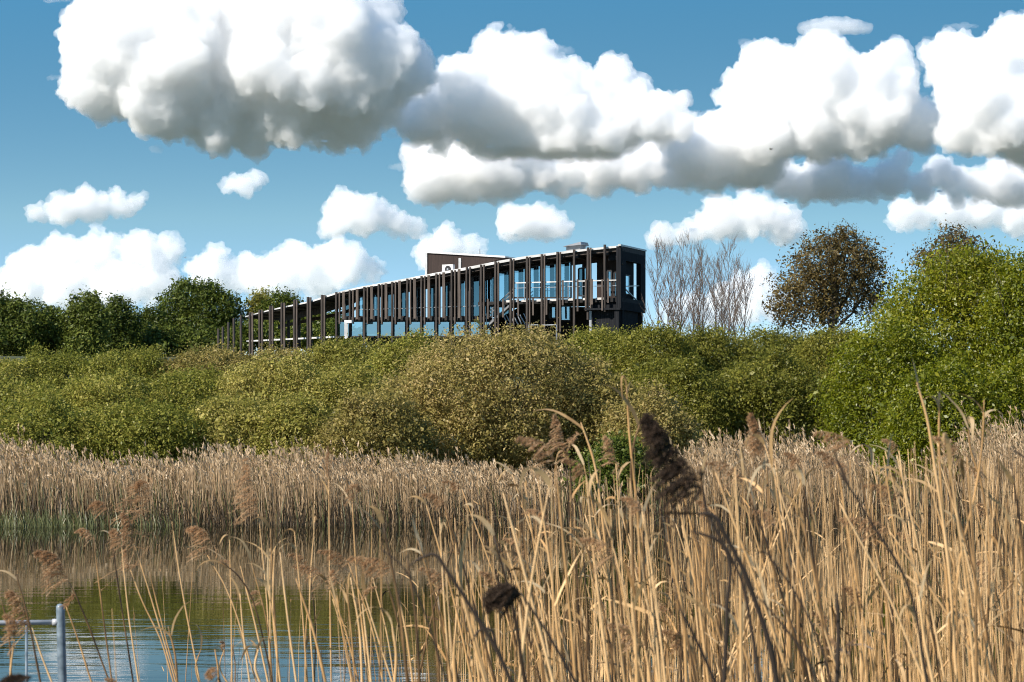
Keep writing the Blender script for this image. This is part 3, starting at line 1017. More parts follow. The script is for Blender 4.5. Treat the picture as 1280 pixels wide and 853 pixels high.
def build_building():
    t = thing('long_building', 'long dark timber building with slanting roof and rows of upright posts, above the hedge', 'building', at(560, 432, 160))
    ZG = 6.2

    def strip(mb, px0, px1, y0, y1, off0, off1, step=14):
        """solid band along the facade between rows y0 (top) and y1, off0..off1 deep; rows may be functions of px"""
        f0 = y0 if callable(y0) else (lambda p: y0)
        f1 = y1 if callable(y1) else (lambda p: y1)
        n = max(1, round((px1 - px0) / step))
        q = [px0 + (px1 - px0) * i / n for i in range(n + 1)]
        ring = []
        for p in q:
            ring.append([fac(p, f1(p), off0), fac(p, f1(p), off1), fac(p, f0(p), off1), fac(p, f0(p), off0)])
        o = len(mb.v)
        for r in ring:
            mb.v += r
        for k in range(n):
            for i in range(4):
                j = (i + 1) % 4
                mb.f.append((o + 4 * k + i, o + 4 * k + j, o + 4 * k + 4 + j, o + 4 * k + 4 + i))
        mb.f.append((o + 3, o + 2, o + 1, o))
        e = o + 4 * n
        mb.f.append((e, e + 1, e + 2, e + 3))

    # roof: pale edge, dark deck, rafters
    mb = MB(); strip(mb, 305, 776, lambda p: roof_y(p), lambda p: roof_y(p) + lerp_table([(305, 1.3), (420, 2.1), (585, 3.4), (776, 2.4)], p), .16, .30); mb.build('fascia', WHITE, t)
    mb = MB(); strip(mb, 306, 776, lambda p: roof_y(p) + .6, lambda p: roof_y(p) + lerp_table([(305, 2.6), (420, 4.5), (585, 7), (776, 7)], p), .30, 4.55); rf = mb.build('roof', WOOD, t)
    mb = MB(); strip(mb, 425, 776, lambda p: roof_y(p) - .1, lambda p: roof_y(p) + .5, .30, 4.5); mb.build('roof_sheet', WHITE, rf)
    A = [273, 278.6, 285.6, 292.4, 301.3, 312.5, 324.6, 337.7, 352.4, 368, 385, 402.6, 420.5, 437.5, 455.5, 473.5, 490.5, 509.3, 527, 545.6, 564.8, 583.5, 601.5, 619.5, 638.6, 659, 677.5, 697, 717.8, 735, 756]
    TOP = [411, 408.5, 403, 398, 394, 390.5, 387.5, 382.5, 378.5, 375, 371.5, 368.8, 365.5, 363, 358.8, 355.5, 352.4, 348.5, 345.4, 342, 338, 334, 331, 327, 323.5, 321, 318, 315, 312, 309.5, 306]
    for p, y in zip(A, TOP):
        if p > 304:
            r = MB()
            h = lerp_table([(305, 3), (776, 9)], p)
            r.bar(fac(p + .5, roof_y(p) + h, .18), fac(p + .5, roof_y(p) + h, 4.4), .12, .22, Vector((0, 0, 1)))
            r.build('rafter', WOOD, rf)
    # full height posts (one per bay) and their thinner twins
    for i, (p, y) in enumerate(zip(A, TOP)):
        up_ = p > 734 or (p < 600 and False)
        bot = at(p, 378 if p > 750 else 400, dep(p)).z if p > 734 else ZG
        a = fac(p, y, 0)
        w_ = .088 if p < 590 else .10
        if p < 415:
            w_ = .105
        m = MB(); m.bar(Vector((a.x, a.y, bot if p < 750 else at(p, 390, dep(p)).z)), a, w_, .16, inward(p).cross(Vector((0, 0, 1))))
        m.build('post', WOOD, t)
    for p in A[5:]:
        d = 3.0 if p < 415 else 3.9 if p < 600 else 3.4
        if p > 650:
            d = 3.2
        q = p + d
        y = lerp_table(list(zip(A, TOP)), q)
        bot = ZG if p < 415 or 580 < p < 712 else at(q, 405, dep(q)).z
        if p > 712:
            if p < 730 or p > 750:
                continue
            bot = at(q, 388, dep(q)).z
        a = fac(q, y + .8, .02)
        m = MB(); m.bar(Vector((a.x, a.y, bot)), a, .07 if p > 415 else .085, .12, inward(q).cross(Vector((0, 0, 1))))
        m.build('twin_post', WOOD2, t)
    for p in A[12:21]:
        q = p + 9.2
        y = lerp_table(list(zip(A, TOP)), q)
        a, b = fac(q, y + .6, -.02), fac(q, 399.5 - (q - 430) * .012, -.02)
        m = MB(); m.bar(b, a, .15, .05, inward(q).cross(Vector((0, 0, 1)))); m.build('wide_plank', WOOD2, t)
    for (q, y0, y1) in ((611, 374, 399), (629.8, 374, 397), (648.8, 374, 395), (667.3, 373.5, 394.5), (684.2, 371.5, 393.8), (704.5, 350.5, 382), (723, 349.5, 389.5), (733.2, 349.5, 389), (741, 349, 381), (753.8, 349.5, 388.5), (761, 348.5, 379)):
        a, b = fac(q, y0, -.14), fac(q, y1, -.14)
        m = MB(); m.bar(b, a, .09, .05, inward(q).cross(Vector((0, 0, 1)))); m.build('hung_plank', WOOD2, t)
    # glazed long room (middle): header, panes, floor edge, lower windows, back wall
    mb = MB(); strip(mb, 427, 604, lambda p: roof_y(p) + 5.5, lambda p: roof_y(p) + lerp_table([(427, 12), (604, 17)], p), 1.4, 1.6); mb.build('header', BROWN, t)
    mb = MB(); strip(mb, 604, 735, lambda p: roof_y(p) + 6, lambda p: roof_y(p) + lerp_table([(604, 14), (735, 15)], p), 1.9, 2.1); mb.build('header', BROWN, t)
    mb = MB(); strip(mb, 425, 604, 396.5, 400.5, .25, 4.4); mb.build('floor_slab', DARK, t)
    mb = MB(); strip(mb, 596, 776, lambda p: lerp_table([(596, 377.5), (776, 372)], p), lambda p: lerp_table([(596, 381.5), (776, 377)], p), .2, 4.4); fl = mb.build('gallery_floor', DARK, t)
    mb = MB()
    for (p0, p1) in ((632, 646), (651, 664), (670, 682), (687, 695), (709, 717), (727.5, 733), (744, 754)):
        strip(mb, p0, p1, lambda p: lerp_table([(596, 376.5), (776, 371.3)], p), lambda p: lerp_table([(596, 379.2), (776, 374)], p), .10, .2)
    mb.build('edge_beam', SLAB, fl)

    def pane(px0, px1, y0a, y0b, y1, off, open_to=None):
        f = MB()
        a, b, c, d = ray(px0, y1, off), ray(px1, y1, off), ray(px1, y0b, off), ray(px0, y0a, off)
        f.quad(a, b, c, d)
        fr = MB()
        s = inward((px0 + px1) / 2)
        for p, q in ((a, b), (b, c), (c, d), (d, a)):
            fr.bar(p - s * .03, q - s * .03, .06, .08, s)
        w_ = fr.build('window', BLACK, t)
        f.build('pane', GLASS, w_)

    for p in A[12:21]:
        y0 = roof_y(p + 9) + lerp_table([(427, 12), (604, 17)], p + 9)
        pane(p + 11, p + 17.5, y0, y0 - .8, 396, 1.5)
    for (p0, p1) in ((586.5, 590), (591.5, 600)):
        y0 = roof_y(p0) + 14
        pane(p0, p1, y0, y0 - .8, 396, 1.5)
    for (p0, p1) in ((605, 618), (621, 637), (640.5, 657), (661, 676), (678.5, 695.5), (699, 714)):
        y0 = roof_y(p0) + 14.5
        pane(p0, p1, y0, y0 - 2, 396 if p0 < 636 else 372.5, 2.0)
    pane(723.5, 733.5, 336, 334.5, 370, 2.0)
    # lower storey: glass below the slab, dark recess, frames
    for p in A[12:23]:
        pane(p + 1, p + 17, 402, 401.6, 421, .9)
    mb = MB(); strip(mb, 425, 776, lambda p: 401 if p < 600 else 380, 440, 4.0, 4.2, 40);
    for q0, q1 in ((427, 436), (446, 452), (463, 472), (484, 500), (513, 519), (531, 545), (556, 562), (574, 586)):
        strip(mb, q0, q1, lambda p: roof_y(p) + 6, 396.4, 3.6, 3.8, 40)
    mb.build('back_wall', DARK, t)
    for (p0, p1, y0, y1) in ((687, 695, 382, 398), (699, 713, 381, 401)):
        pane(p0, p1, y0, y0, y1, 2.6)
    mb = MB(); strip(mb, 728, 737, 386, 420, 1.2, 1.35); mb.build('pale_panel', STEEL, t)
    # gallery back wall (far side) and timber recess at the end
    mb = MB(); strip(mb, 733, 758, lambda p: roof_y(p) + 7, 372, 1.9, 2.1); mb.build('recess_wall', BROWN, t)
    mb = MB(); strip(mb, 714, 724, lambda p: roof_y(p) + 7, 372, 1.95, 2.05); mb.build('recess_wall', BROWN, t)
    for (p0, p1, y0, y1) in ((759.5, 764.5, 339, 371), (768, 771, 341, 371)):
        pane(p0, p1, y0, y0 - .5, y1, .9)
    mb = MB(); strip(mb, 757, 776, lambda p: roof_y(p) + 5.5, 325, .5, .7); strip(mb, 771.5, 776, 325, 374, .6, .9); mb.build('end_panel', CLAD, t)
    mb = MB(); mb.bar(fac(769, 320, .3), fac(776, 331, .3), .12, .12); mb.build('brace', WOOD2, t)
    mb = MB(); strip(mb, 737, 776, 377.2, 440, .35, .6); mb.build('lower_wall', CLAD, t)
    # railing of the gallery: handrail, wire, glass
    rl = MB(); strip(rl, 641, 770, lambda p: lerp_table([(641, 353.2), (770, 349.6)], p), lambda p: lerp_table([(641, 354.6), (770, 351)], p), .05, .12)
    gr = rl.build('gallery_railing', WHITE, t)
    m = MB(); strip(m, 641, 770, lambda p: lerp_table([(641, 360), (770, 356.8)], p), lambda p: lerp_table([(641, 360.7), (770, 357.5)], p), .06, .10); m.build('rail_bar', STEEL, gr)
    for p in (646.5, 655, 696, 709.5, 727, 754.5):
        m = MB(); m.bar(fac(p, lerp_table([(641, 375.5), (770, 371)], p), .09), fac(p, lerp_table([(641, 354), (770, 350.5)], p), .09), .05, .05); m.build('rail_post', STEEL, gr)
    # inside rail across the long room
    m = MB(); strip(m, 427, 640, lambda p: lerp_table([(427, 386.5), (640, 379.5)], p), lambda p: lerp_table([(427, 387.1), (640, 380.2)], p), 1.1, 1.14); m.build('inner_handrail', STEEL, t)
    # outside stair with stringers, treads, handrails
    st = MB()
    for off in (.45, 1.35):
        st.bar(ray(606, 412, off), ray(642, 378.5, off), .10, .32, Vector((0, 0, 1)))
    so_ = st.build('staircase', GREYM, t)
    for k in range(11):
        f = (k + .5) / 11
        m = MB(); m.bar(ray(606 + 36 * f, 411 - 33.5 * f, .46), ray(606 + 36 * f, 411 - 33.5 * f, 1.34), .26, .04, inward(620).cross(Vector((0, 0, 1)))); m.build('tread', STEEL, so_)
    for dy in (-15, -10.5):
        m = MB(); m.bar(ray(605.5, 410 + dy, .4), ray(642, 376 + dy, .4), .05, .05); m.build('stair_handrail', STEEL, so_)
    for k in range(5):
        q = 608 + 7.6 * k
        yy = 409 - (q - 606) * .93
        m = MB(); m.bar(ray(q, yy, .4), ray(q, yy - 15.5, .4), .04, .04); m.build('baluster', STEEL, so_)
    for k in range(7):
        q = 628 + 4.4 * k
        m = MB(); m.bar(ray(q, 392 + (k % 2) * 2, .8), ray(q + 6.5, 406, .8), .05, .14); m.build('brace', STEEL, so_)
    # low white rails in front of the lower storey
    for (p0, p1) in ((664.5, 676), (682, 699)):
        m = MB()
        a, b = fac(p0, 407, -.5), fac(p1, 406.5, -.5)
        m.bar(a, b, .05, .05)
        for e in (a, b):
            m.bar(Vector((e.x, e.y, ZG)), e, .05, .05)
        m.build('entrance_rail', STEEL, t)
    m = MB()
    for (p0, p1) in ((302, 330), (330, 370), (370, 410), (410, 436), (443, 470)):
        m.bar(fac(p0, 419.5 + (436 - p0) * .05, .8), fac(p1, 419.5 + (436 - p1) * .05, .8), .06, .09)
    m.build('terrace_rail', WHITE, t)
    m = MB(); m.bar(fac(435.2, 424, -.3), fac(435.2, 402.3, -.3), .2, .14); m.bar(fac(434, 402.6, -.3), fac(443, 402.4, -.3), .14, .16); m.build('door_frame', WHITE, t)
    # inner columns and tie beam of the open end
    for p in A[6:12]:
        m = MB(); b = fac(p, roof_y(p) + 4, 4.3); m.bar(Vector((b.x, b.y, ZG)), b, .16, .16); m.build('inner_post', WOOD, t)
    m = MB(); strip(m, 312, 425, lambda p: roof_y(p) + 11, lambda p: roof_y(p) + 15, 4.2, 4.35); strip(m, 330, 425, lambda p: roof_y(p) + 6, lambda p: roof_y(p) + 13, 2.2, 2.3); m.build('tie_beam', WOOD, t)
    # blind end block with its window opening
    e0, e1 = at(776, 400, 150), at(807, 400, 154.5)
    ed = Vector((e1.x - e0.x, e1.y - e0.y, 0))
    en = Vector((-ed.y, ed.x, 0)).normalized()

    def endp(f, z, off=0.0):
        return Vector((e0.x + ed.x * f, e0.y + ed.y * f, z)) + en * off
    z_top, z_b0, z_b1 = at(776, 306.5, 150).z, at(776, 385, 150).z, at(776, 440, 150).z
    zo0, zo1 = at(776, 372, 150).z, at(776, 325, 150).z

    def panel(mb, f0, f1, za, zb, o0=0.0, o1=.25):
        mb.hexa([endp(f0, za, o0), endp(f1, za, o0), endp(f1, za, o1), endp(f0, za, o1)], [endp(f0, zb, o0), endp(f1, zb, o0), endp(f1, zb, o1), endp(f0, zb, o1)])
    mb = MB()
    panel(mb, 0, .2, z_b0, z_top - .06); panel(mb, .8, 1, z_b0, z_top - .06); panel(mb, .2, .8, zo1, z_top - .06); panel(mb, .2, .8, z_b0, zo0)
    panel(mb, .2, .27, zo0, zo1, .20, .34); panel(mb, .52, .66, zo0, zo1, .20, .34); panel(mb, .27, .52, zo0, at(776, 366, 150).z, .20, .34); panel(mb, .27, .52, at(776, 342, 150).z, zo1, .20, .34); panel(mb, -.02, 1.0, z_b0 - .1, z_b0, .0, 2.0)
    panel(mb, 0, .75, z_b1, z_b0 - .1, .1, .35)
    mb.build('end_wall', CLAD, t)
    m = MB(); panel(m, -.02, 1.02, z_top - .05, z_top + .04, -.03, .12); m.build('coping', WHITE, t)
    f = MB(); a, b = endp(.27, at(776, 366, 150).z, .22), endp(.50, at(776, 342, 150).z, .22)
    fr = MB()
    q = [endp(.27, a.z, .22), endp(.52, a.z, .22), endp(.52, b.z, .22), endp(.27, b.z, .22)]
    f.quad(*q)
    for i in range(4):
        fr.bar(q[i], q[(i + 1) % 4], .06, .06)
    w_ = fr.build('window', BLACK, t); f.build('pane', glass_mat('sky_lit_glass', (.45, .60, .66), .4), w_)
    m = MB(); m.bar(endp(.22, at(776, 357, 150).z, .1), endp(.8, at(776, 353, 150).z, .1), .05, .05); m.build('handrail', STEEL, t)
    m = MB(); m.bar(endp(.22, at(776, 359, 150).z, .12), endp(.72, zo0, .12), .06, .06); m.build('brace', STEEL, t)
    # rooftop box with white coping
    P0, P1 = ray(533, 330, 3.2), ray(632, 330, 3.2)
    dd = (P1 - P0); dd.z = 0
    nn = inward(580)
    z0 = at(533, 316.5, P0.y).z; z1 = at(632, 322.5, P1.y).z; zl = at(560, 352, P0.y).z
    L_, K_ = dd.length, dd.normalized()
    q = [P0.copy(), P1.copy(), P1 + nn * 3.2, P0 + nn * 3.2]
    b = [Vector((p.x, p.y, zl if i in (0, 3) else zl + 1.2)) for i, p in enumerate(q)]
    tp = [Vector((p.x, p.y, z0 if i in (0, 3) else z1)) for i, p in enumerate(q)]
    mb = MB(); mb.hexa(b, tp); rb = mb.build('rooftop_box', BROWN, t)
    up = Vector((0, 0, .10))
    mb = MB(); mb.hexa([p + Vector((0, 0, .003)) - nn * (.1 if i < 2 else -.1) for i, p in enumerate(tp)], [p + up - nn * (.1 if i < 2 else -.1) for i, p in enumerate(tp)]); mb.build('coping', WHITE, rb)
    mb = MB(); mb.bar(P0 + Vector((0, 0, zl - P0.z)) - nn * .05, P0 + Vector((0, 0, z0 - P0.z)) - nn * .05, .12, .12); mb.build('corner_trim', WHITE, rb)
    mb = MB(); c = P0 + K_ * (L_ * .43); mb.bar(Vector((c.x, c.y, zl)) - nn * .06, Vector((c.x, c.y, z0 - .35)) - nn * .06, .14, .10); mb.build('downpipe', WHITE, rb)
    # air conditioner in front of it
    c0, c1 = ray(552.5, 342, 2.2), ray(566, 342, 2.2)
    c0.z, c1.z = at(553, 343, c0.y).z, at(553, 343, c0.y).z
    zt = at(553, 331, c0.y).z - c0.z
    s = nn * .35
    mb = MB(); mb.hexa([c0, c1, c1 + s, c0 + s], [p + Vector((0, 0, zt)) for p in (c0, c1, c1 + s, c0 + s)]); ac = mb.build('air_conditioner', WHITE, t)
    mid = c0.lerp(c1, .56) + Vector((0, 0, zt * .5)) - nn * .02
    mb = MB(); h = (c1 - c0).normalized(); rr = zt * .36
    ring = [mid + h * (rr * math.cos(k * .3927)) + Vector((0, 0, rr * math.sin(k * .3927))) for k in range(16)]
    mb.quad(*[p + nn * .019 for p in ring]); mb.quad(*[p - nn * .03 for p in ring])
    for k in range(16):
        mb.quad(ring[k] - nn * .03, ring[(k + 1) % 16] - nn * .03, ring[(k + 1) % 16] + nn * .019, ring[k] + nn * .019)
    fan = mb.build('fan_grille', BLACK, ac)
    mb = MB(); mb.tube([mid - nn * .032, mid - nn * .07], [rr * .3, rr * .28], 10); mb.build('fan_hub', STEEL, fan)
    # roof vent and mast
    v0, v1 = ray(705, 313.5, 2.5), ray(728, 310.8, 2.5)
    zz = at(706, 308.8, v0.y).z
    mb = MB()
    n2 = inward(715)
    for (pa, pb, za, zb) in ((v0.lerp(v1, .12), v0.lerp(v1, .88), -.5, 0.0),):
        mb.hexa([Vector((pa.x, pa.y, zz - .7)), Vector((pb.x, pb.y, zz - .6)), Vector((pb.x, pb.y, zz - .6)) + n2, Vector((pa.x, pa.y, zz - .7)) + n2],
                [Vector((pa.x, pa.y, zz)), Vector((pb.x, pb.y, zz + .08)), Vector((pb.x, pb.y, zz + .08)) + n2, Vector((pa.x, pa.y, zz)) + n2])
    e = n2 * .2
    mb.hexa([Vector((v0.x, v0.y, zz + .003)) - e, Vector((v1.x, v1.y, zz + .083)) - e, Vector((v1.x, v1.y, zz + .083)) + n2 + e, Vector((v0.x, v0.y, zz + .003)) + n2 + e],
            [Vector((v0.x, v0.y, zz + .06)).lerp(Vector((v1.x, v1.y, zz + .24)), .25), Vector((v1.x, v1.y, zz + .26)).lerp(Vector((v0.x, v0.y, zz + .2)), .1), Vector((v1.x, v1.y, zz + .26)) + n2, Vector((v0.x, v0.y, zz + .06)).lerp(Vector((v1.x, v1.y, zz + .24)), .25) + n2])
    mb.build('roof_vent', GREYM, t)
    mb = MB(); a = ray(599.8, 325, 4); mb.tube([a, Vector((a.x, a.y, at(600, 311, a.y).z))], [.03, .02], 6); mb.build('mast', STEEL, t)


build_building()
# ---------------------------------------------------------------- reeds on the near side
def straw(name, stops, trans, rough=.5, sc=22):
    m, nt, p, out = new_mat(name)
    oi = node(nt, 'ShaderNodeObjectInfo')
    at_ = node(nt, 'ShaderNodeAttribute', attribute_name='tint')
    tc = node(nt, 'ShaderNodeTexCoord')
    mp = node(nt, 'ShaderNodeMapping')
    mp.inputs['Scale'].default_value = (1, 1, .25)
    no = node(nt, 'ShaderNodeTexNoise')
    no.inputs['Scale'].default_value = sc
    no.inputs['Detail'].default_value = 4
    nt.links.new(tc.outputs['Object'], mp.inputs[0])
    nt.links.new(mp.outputs[0], no.inputs['Vector'])
    a = node(nt, 'ShaderNodeMath', operation='ADD')
    nt.links.new(oi.outputs['Random'], a.inputs[0])
    nt.links.new(at_.outputs['Fac'], a.inputs[1])
    fr = node(nt, 'ShaderNodeMath', operation='FRACT')
    nt.links.new(a.outputs[0], fr.inputs[0])
    b = node(nt, 'ShaderNodeMath', operation='MULTIPLY_ADD')
    b.inputs[1].default_value = .55
    nt.links.new(fr.outputs[0], b.inputs[0])
    c = node(nt, 'ShaderNodeMath', operation='MULTIPLY')
    c.inputs[1].default_value = .5
    nt.links.new(no.outputs[0], c.inputs[0])
    nt.links.new(c.outputs[0], b.inputs[2])
    r = ramp(nt, stops)
    nt.links.new(b.outputs[0], r.inputs[0])
    nt.links.new(r.outputs[0], p.inputs['Base Color'])
    p.inputs['Roughness'].default_value = rough
    p.inputs['Specular IOR Level'].default_value = .3
    if trans:
        t = node(nt, 'ShaderNodeBsdfTranslucent')
        nt.links.new(r.outputs[0], t.inputs[0])
        mi = node(nt, 'ShaderNodeMixShader')
        mi.inputs[0].default_value = trans
        nt.links.new(p.outputs[0], mi.inputs[1])
        nt.links.new(t.outputs[0], mi.inputs[2])
        nt.links.new(mi.outputs[0], out.inputs['Surface'])
    return m


STALK = straw('dry_reed_stalk', [(.25, (.035, .020, .009)), (.38, (.17, .095, .038)), (.52, (.50, .287, .112)), (.82, (.70, .46, .225))], 0)  # darkest stops put the shade of the gaps into some stalks' colour
BLADE = straw('dry_reed_leaf', [(.12, (.20, .115, .045)), (.4, (.40, .25, .105)), (.65, (.50, .345, .17)), (.9, (.64, .52, .34))], .3)
PLUME = straw('reed_plume', [(.15, (.26, .14, .065)), (.45, (.47, .28, .14)), (.7, (.60, .385, .205)), (.9, (.70, .49, .30))], .45, .8, 60)
DARKS = straw('decayed_dark_stalk', [(.1, (.014, .009, .006)), (.5, (.030, .020, .013)), (.9, (.055, .036, .022))], 0, .7)
DARKP = straw('decayed_dark_plume', [(.1, (.024, .015, .010)), (.5, (.058, .037, .024)), (.9, (.13, .085, .055))], .35, .9, 60)


def bez(pts, k):
    """smooth polyline through pts, k steps per span, tangents weighted by chord length so that no kink forms"""
    n = len(pts)
    h = [(pts[i + 1] - pts[i]).length + 1e-6 for i in range(n - 1)]
    s = [(pts[i + 1] - pts[i]) / h[i] for i in range(n - 1)]
    T = [s[0]] + [(s[i - 1] * h[i] + s[i] * h[i - 1]) / (h[i] + h[i - 1]) for i in range(1, n - 1)] + [s[-1]]
    out = []
    for i in range(n - 1):
        for j in range(k):
            t = j / k
            out.append(pts[i] * (2 * t ** 3 - 3 * t * t + 1) + T[i] * (h[i] * (t ** 3 - 2 * t * t + t)) + pts[i + 1] * (3 * t * t - 2 * t ** 3) + T[i + 1] * (h[i] * (t ** 3 - t * t)))
    out.append(pts[-1])
    return out


def plume_mesh(name, axis, length, droop, seed, org, full=1.0, hair=1.0, fat=1.0, fine=1.0):
    """feathery panicle along the axis polyline: drooping branchlets set with fine spikelets"""
    rg = np.random.default_rng(seed)
    A = np.array([p[:] for p in axis])
    V = []
    drp = unit(np.array([droop], float))[0]
    M = int(40 * full)
    for i in range(M):
        f = (i + rg.random()) / M
        k = min(len(A) - 2, int(f * (len(A) - 1)))
        a = A[k] + (A[k + 1] - A[k]) * (f * (len(A) - 1) - k)
        ax = unit((A[k + 1] - A[k])[None])[0]
        d = unit((ax * .7 + rg.normal(0, .42, 3) + drp * .7)[None])[0]
        ln = length * fat * (.58 - .48 * f) * rg.uniform(.6, 1.2)
        K = 6
        p = a
        pts = [p]
        for j in range(K):
            d = unit((d + drp * .22 + np.array([0, 0, -.10]) + rg.normal(0, .06, 3))[None])[0]
            p = p + d * ln / K
            pts.append(p)
        pts = np.array(pts)
        s = unit(np.cross(d, rg.normal(size=3))[None])[0] * .0011
        for j in range(K):
            V.append([pts[j] - s, pts[j] + s, pts[j + 1] + s, pts[j + 1] - s])
        H = int(30 * hair)
        u = rg.random(H) ** .8 * (K - .01)
        ki = u.astype(int)
        b = pts[ki] + (pts[ki + 1] - pts[ki]) * (u - ki)[:, None]
        dd = unit(pts[ki + 1] - pts[ki] + rg.normal(0, .5, (H, 3)) * (ln / K))
        L = rg.uniform(.007, .016, H)[:, None] * (length / .22) ** .5
        w_ = unit(np.cross(dd, rg.normal(size=(H, 3)))) * L * rg.uniform(.045, .10, (H, 1))
        V += list(np.stack([b, b + dd * L * .5 + w_, b + dd * L, b + dd * L * .5 - w_], 1))
    V = np.array(V)
    n = len(V)
    return np_mesh(name, V.reshape(-1, 3) - np.array(org), np.arange(n * 4).reshape(-1, 4), np.clip(rg.normal(.0, .12, n), -.3, .3))


def leaf_ribbon(mb, start, d0, length, width, droop, seed, curl=1.0):
    rng = random.Random(seed)
    d = d0.normalized()
    p = start.copy()
    pts = [p.copy()]
    K = 8
    for j in range(K):
        d = (d + droop * (.10 + .06 * j) * curl + Vector((rng.gauss(0, .06), rng.gauss(0, .06), rng.gauss(0, .06)))).normalized()
        p = p + d * (length / K)
        pts.append(p.copy())
    side = Vector((rng.gauss(0, 1), rng.gauss(0, .6), rng.gauss(0, .4)))
    side = (side - d0 * side.dot(d0) / d0.length_squared).normalized()
    mb.ribbon(pts, [width * x for x in (.5, .85, 1, 1, .9, .75, .55, .32, .06)], side)


def reed(path, label, group, seed, r=.0030, leaves=2, plume=None, droop=(-1, 0, -.5), flag=False, mat=None, pmat=None, lmat=None, full=1.0, hair=1.0, fat=1.0, fine=1.0, name='reed_stalk', sheath=True):
    """path: world points from tip down to the row where the photo ends; the stalk goes on to the ground"""
    rng = random.Random(seed)
    a, b = path[-2], path[-1]
    d = (b - a).normalized()
    if d.z > -.2:
        d.z = -.2
    gz = ground_z(b.x, b.y) - .05
    steps = (b.z - gz) / -d.z
    foot = b + d * min(steps, 4.0)
    foot.x = b.x + (foot.x - b.x) * .85
    foot.z = gz
    pts = bez([foot] + list(reversed(path)), 5)
    t = thing(name, label, 'reed', foot, group)
    n = len(pts)
    mb = MB()
    rad = []
    for k in range(n):
        f = k / (n - 1)
        x = r * (1.15 - .5 * f) * min(1, .25 + (1 - f) * 7)
        if sheath:
            x *= 1 + .22 * max(0, math.sin(f * 24 + seed)) ** 3
        rad.append(max(x, .0012))
    mb.tube(pts, rad, 6)
    mb.build('stem', mat or STALK, t, smooth=True)
    for i in range(leaves):
        f = rng.uniform(.45, .97) if i else rng.uniform(.85, .98)
        k = max(1, min(n - 2, int(f * n)))
        ax = (pts[k + 1] - pts[k - 1]).normalized()
        an = rng.uniform(0, 6.28)
        out = Vector((math.cos(an) - .35, math.sin(an) * .6, 0))
        lb = MB()
        leaf_ribbon(lb, pts[k], ax + out * rng.uniform(.15, .5), rng.uniform(.06, .20), rng.uniform(.006, .012), Vector((out.x * .6, out.y * .6, -1)), seed * 7 + i, rng.choice([.15, .3, .5, 1.2]))
        lb.build('leaf', lmat or BLADE, t)
    if flag:                                          # the top blade, broken and folded over
        lb = MB()
        ax = (pts[-1] - pts[-3]).normalized()
        leaf_ribbon(lb, pts[-1], ax + Vector((rng.uniform(-.5, .2), rng.uniform(-.3, .3), .1)), rng.uniform(.05, .15), rng.uniform(.007, .014), Vector((rng.uniform(-1, .3), 0, -1.3)), seed * 11, rng.choice([.5, 1.2, 3]))
        lb.build('leaf', lmat or BLADE, t)
    if plume:
        ax = plume if isinstance(plume, list) else None
        if ax is None:
            d0 = (pts[-1] - pts[-3]).normalized()
            L = plume
            ax = [pts[-1] + d0 * (L * s * .7) + Vector(droop) * (L * s * s * .45) for s in (0, .2, .4, .6, .8, 1)]
        ln = sum((q - p).length for p, q in zip(ax, ax[1:]))
        me = plume_mesh('plume', ax, ln, droop, seed, foot, full, hair, fat, fine)
        link_mesh('plume', me, pmat or PLUME, t)
    return t


def P(Y, *pp):
    return [at(x, y, Y) for x, y in pp]


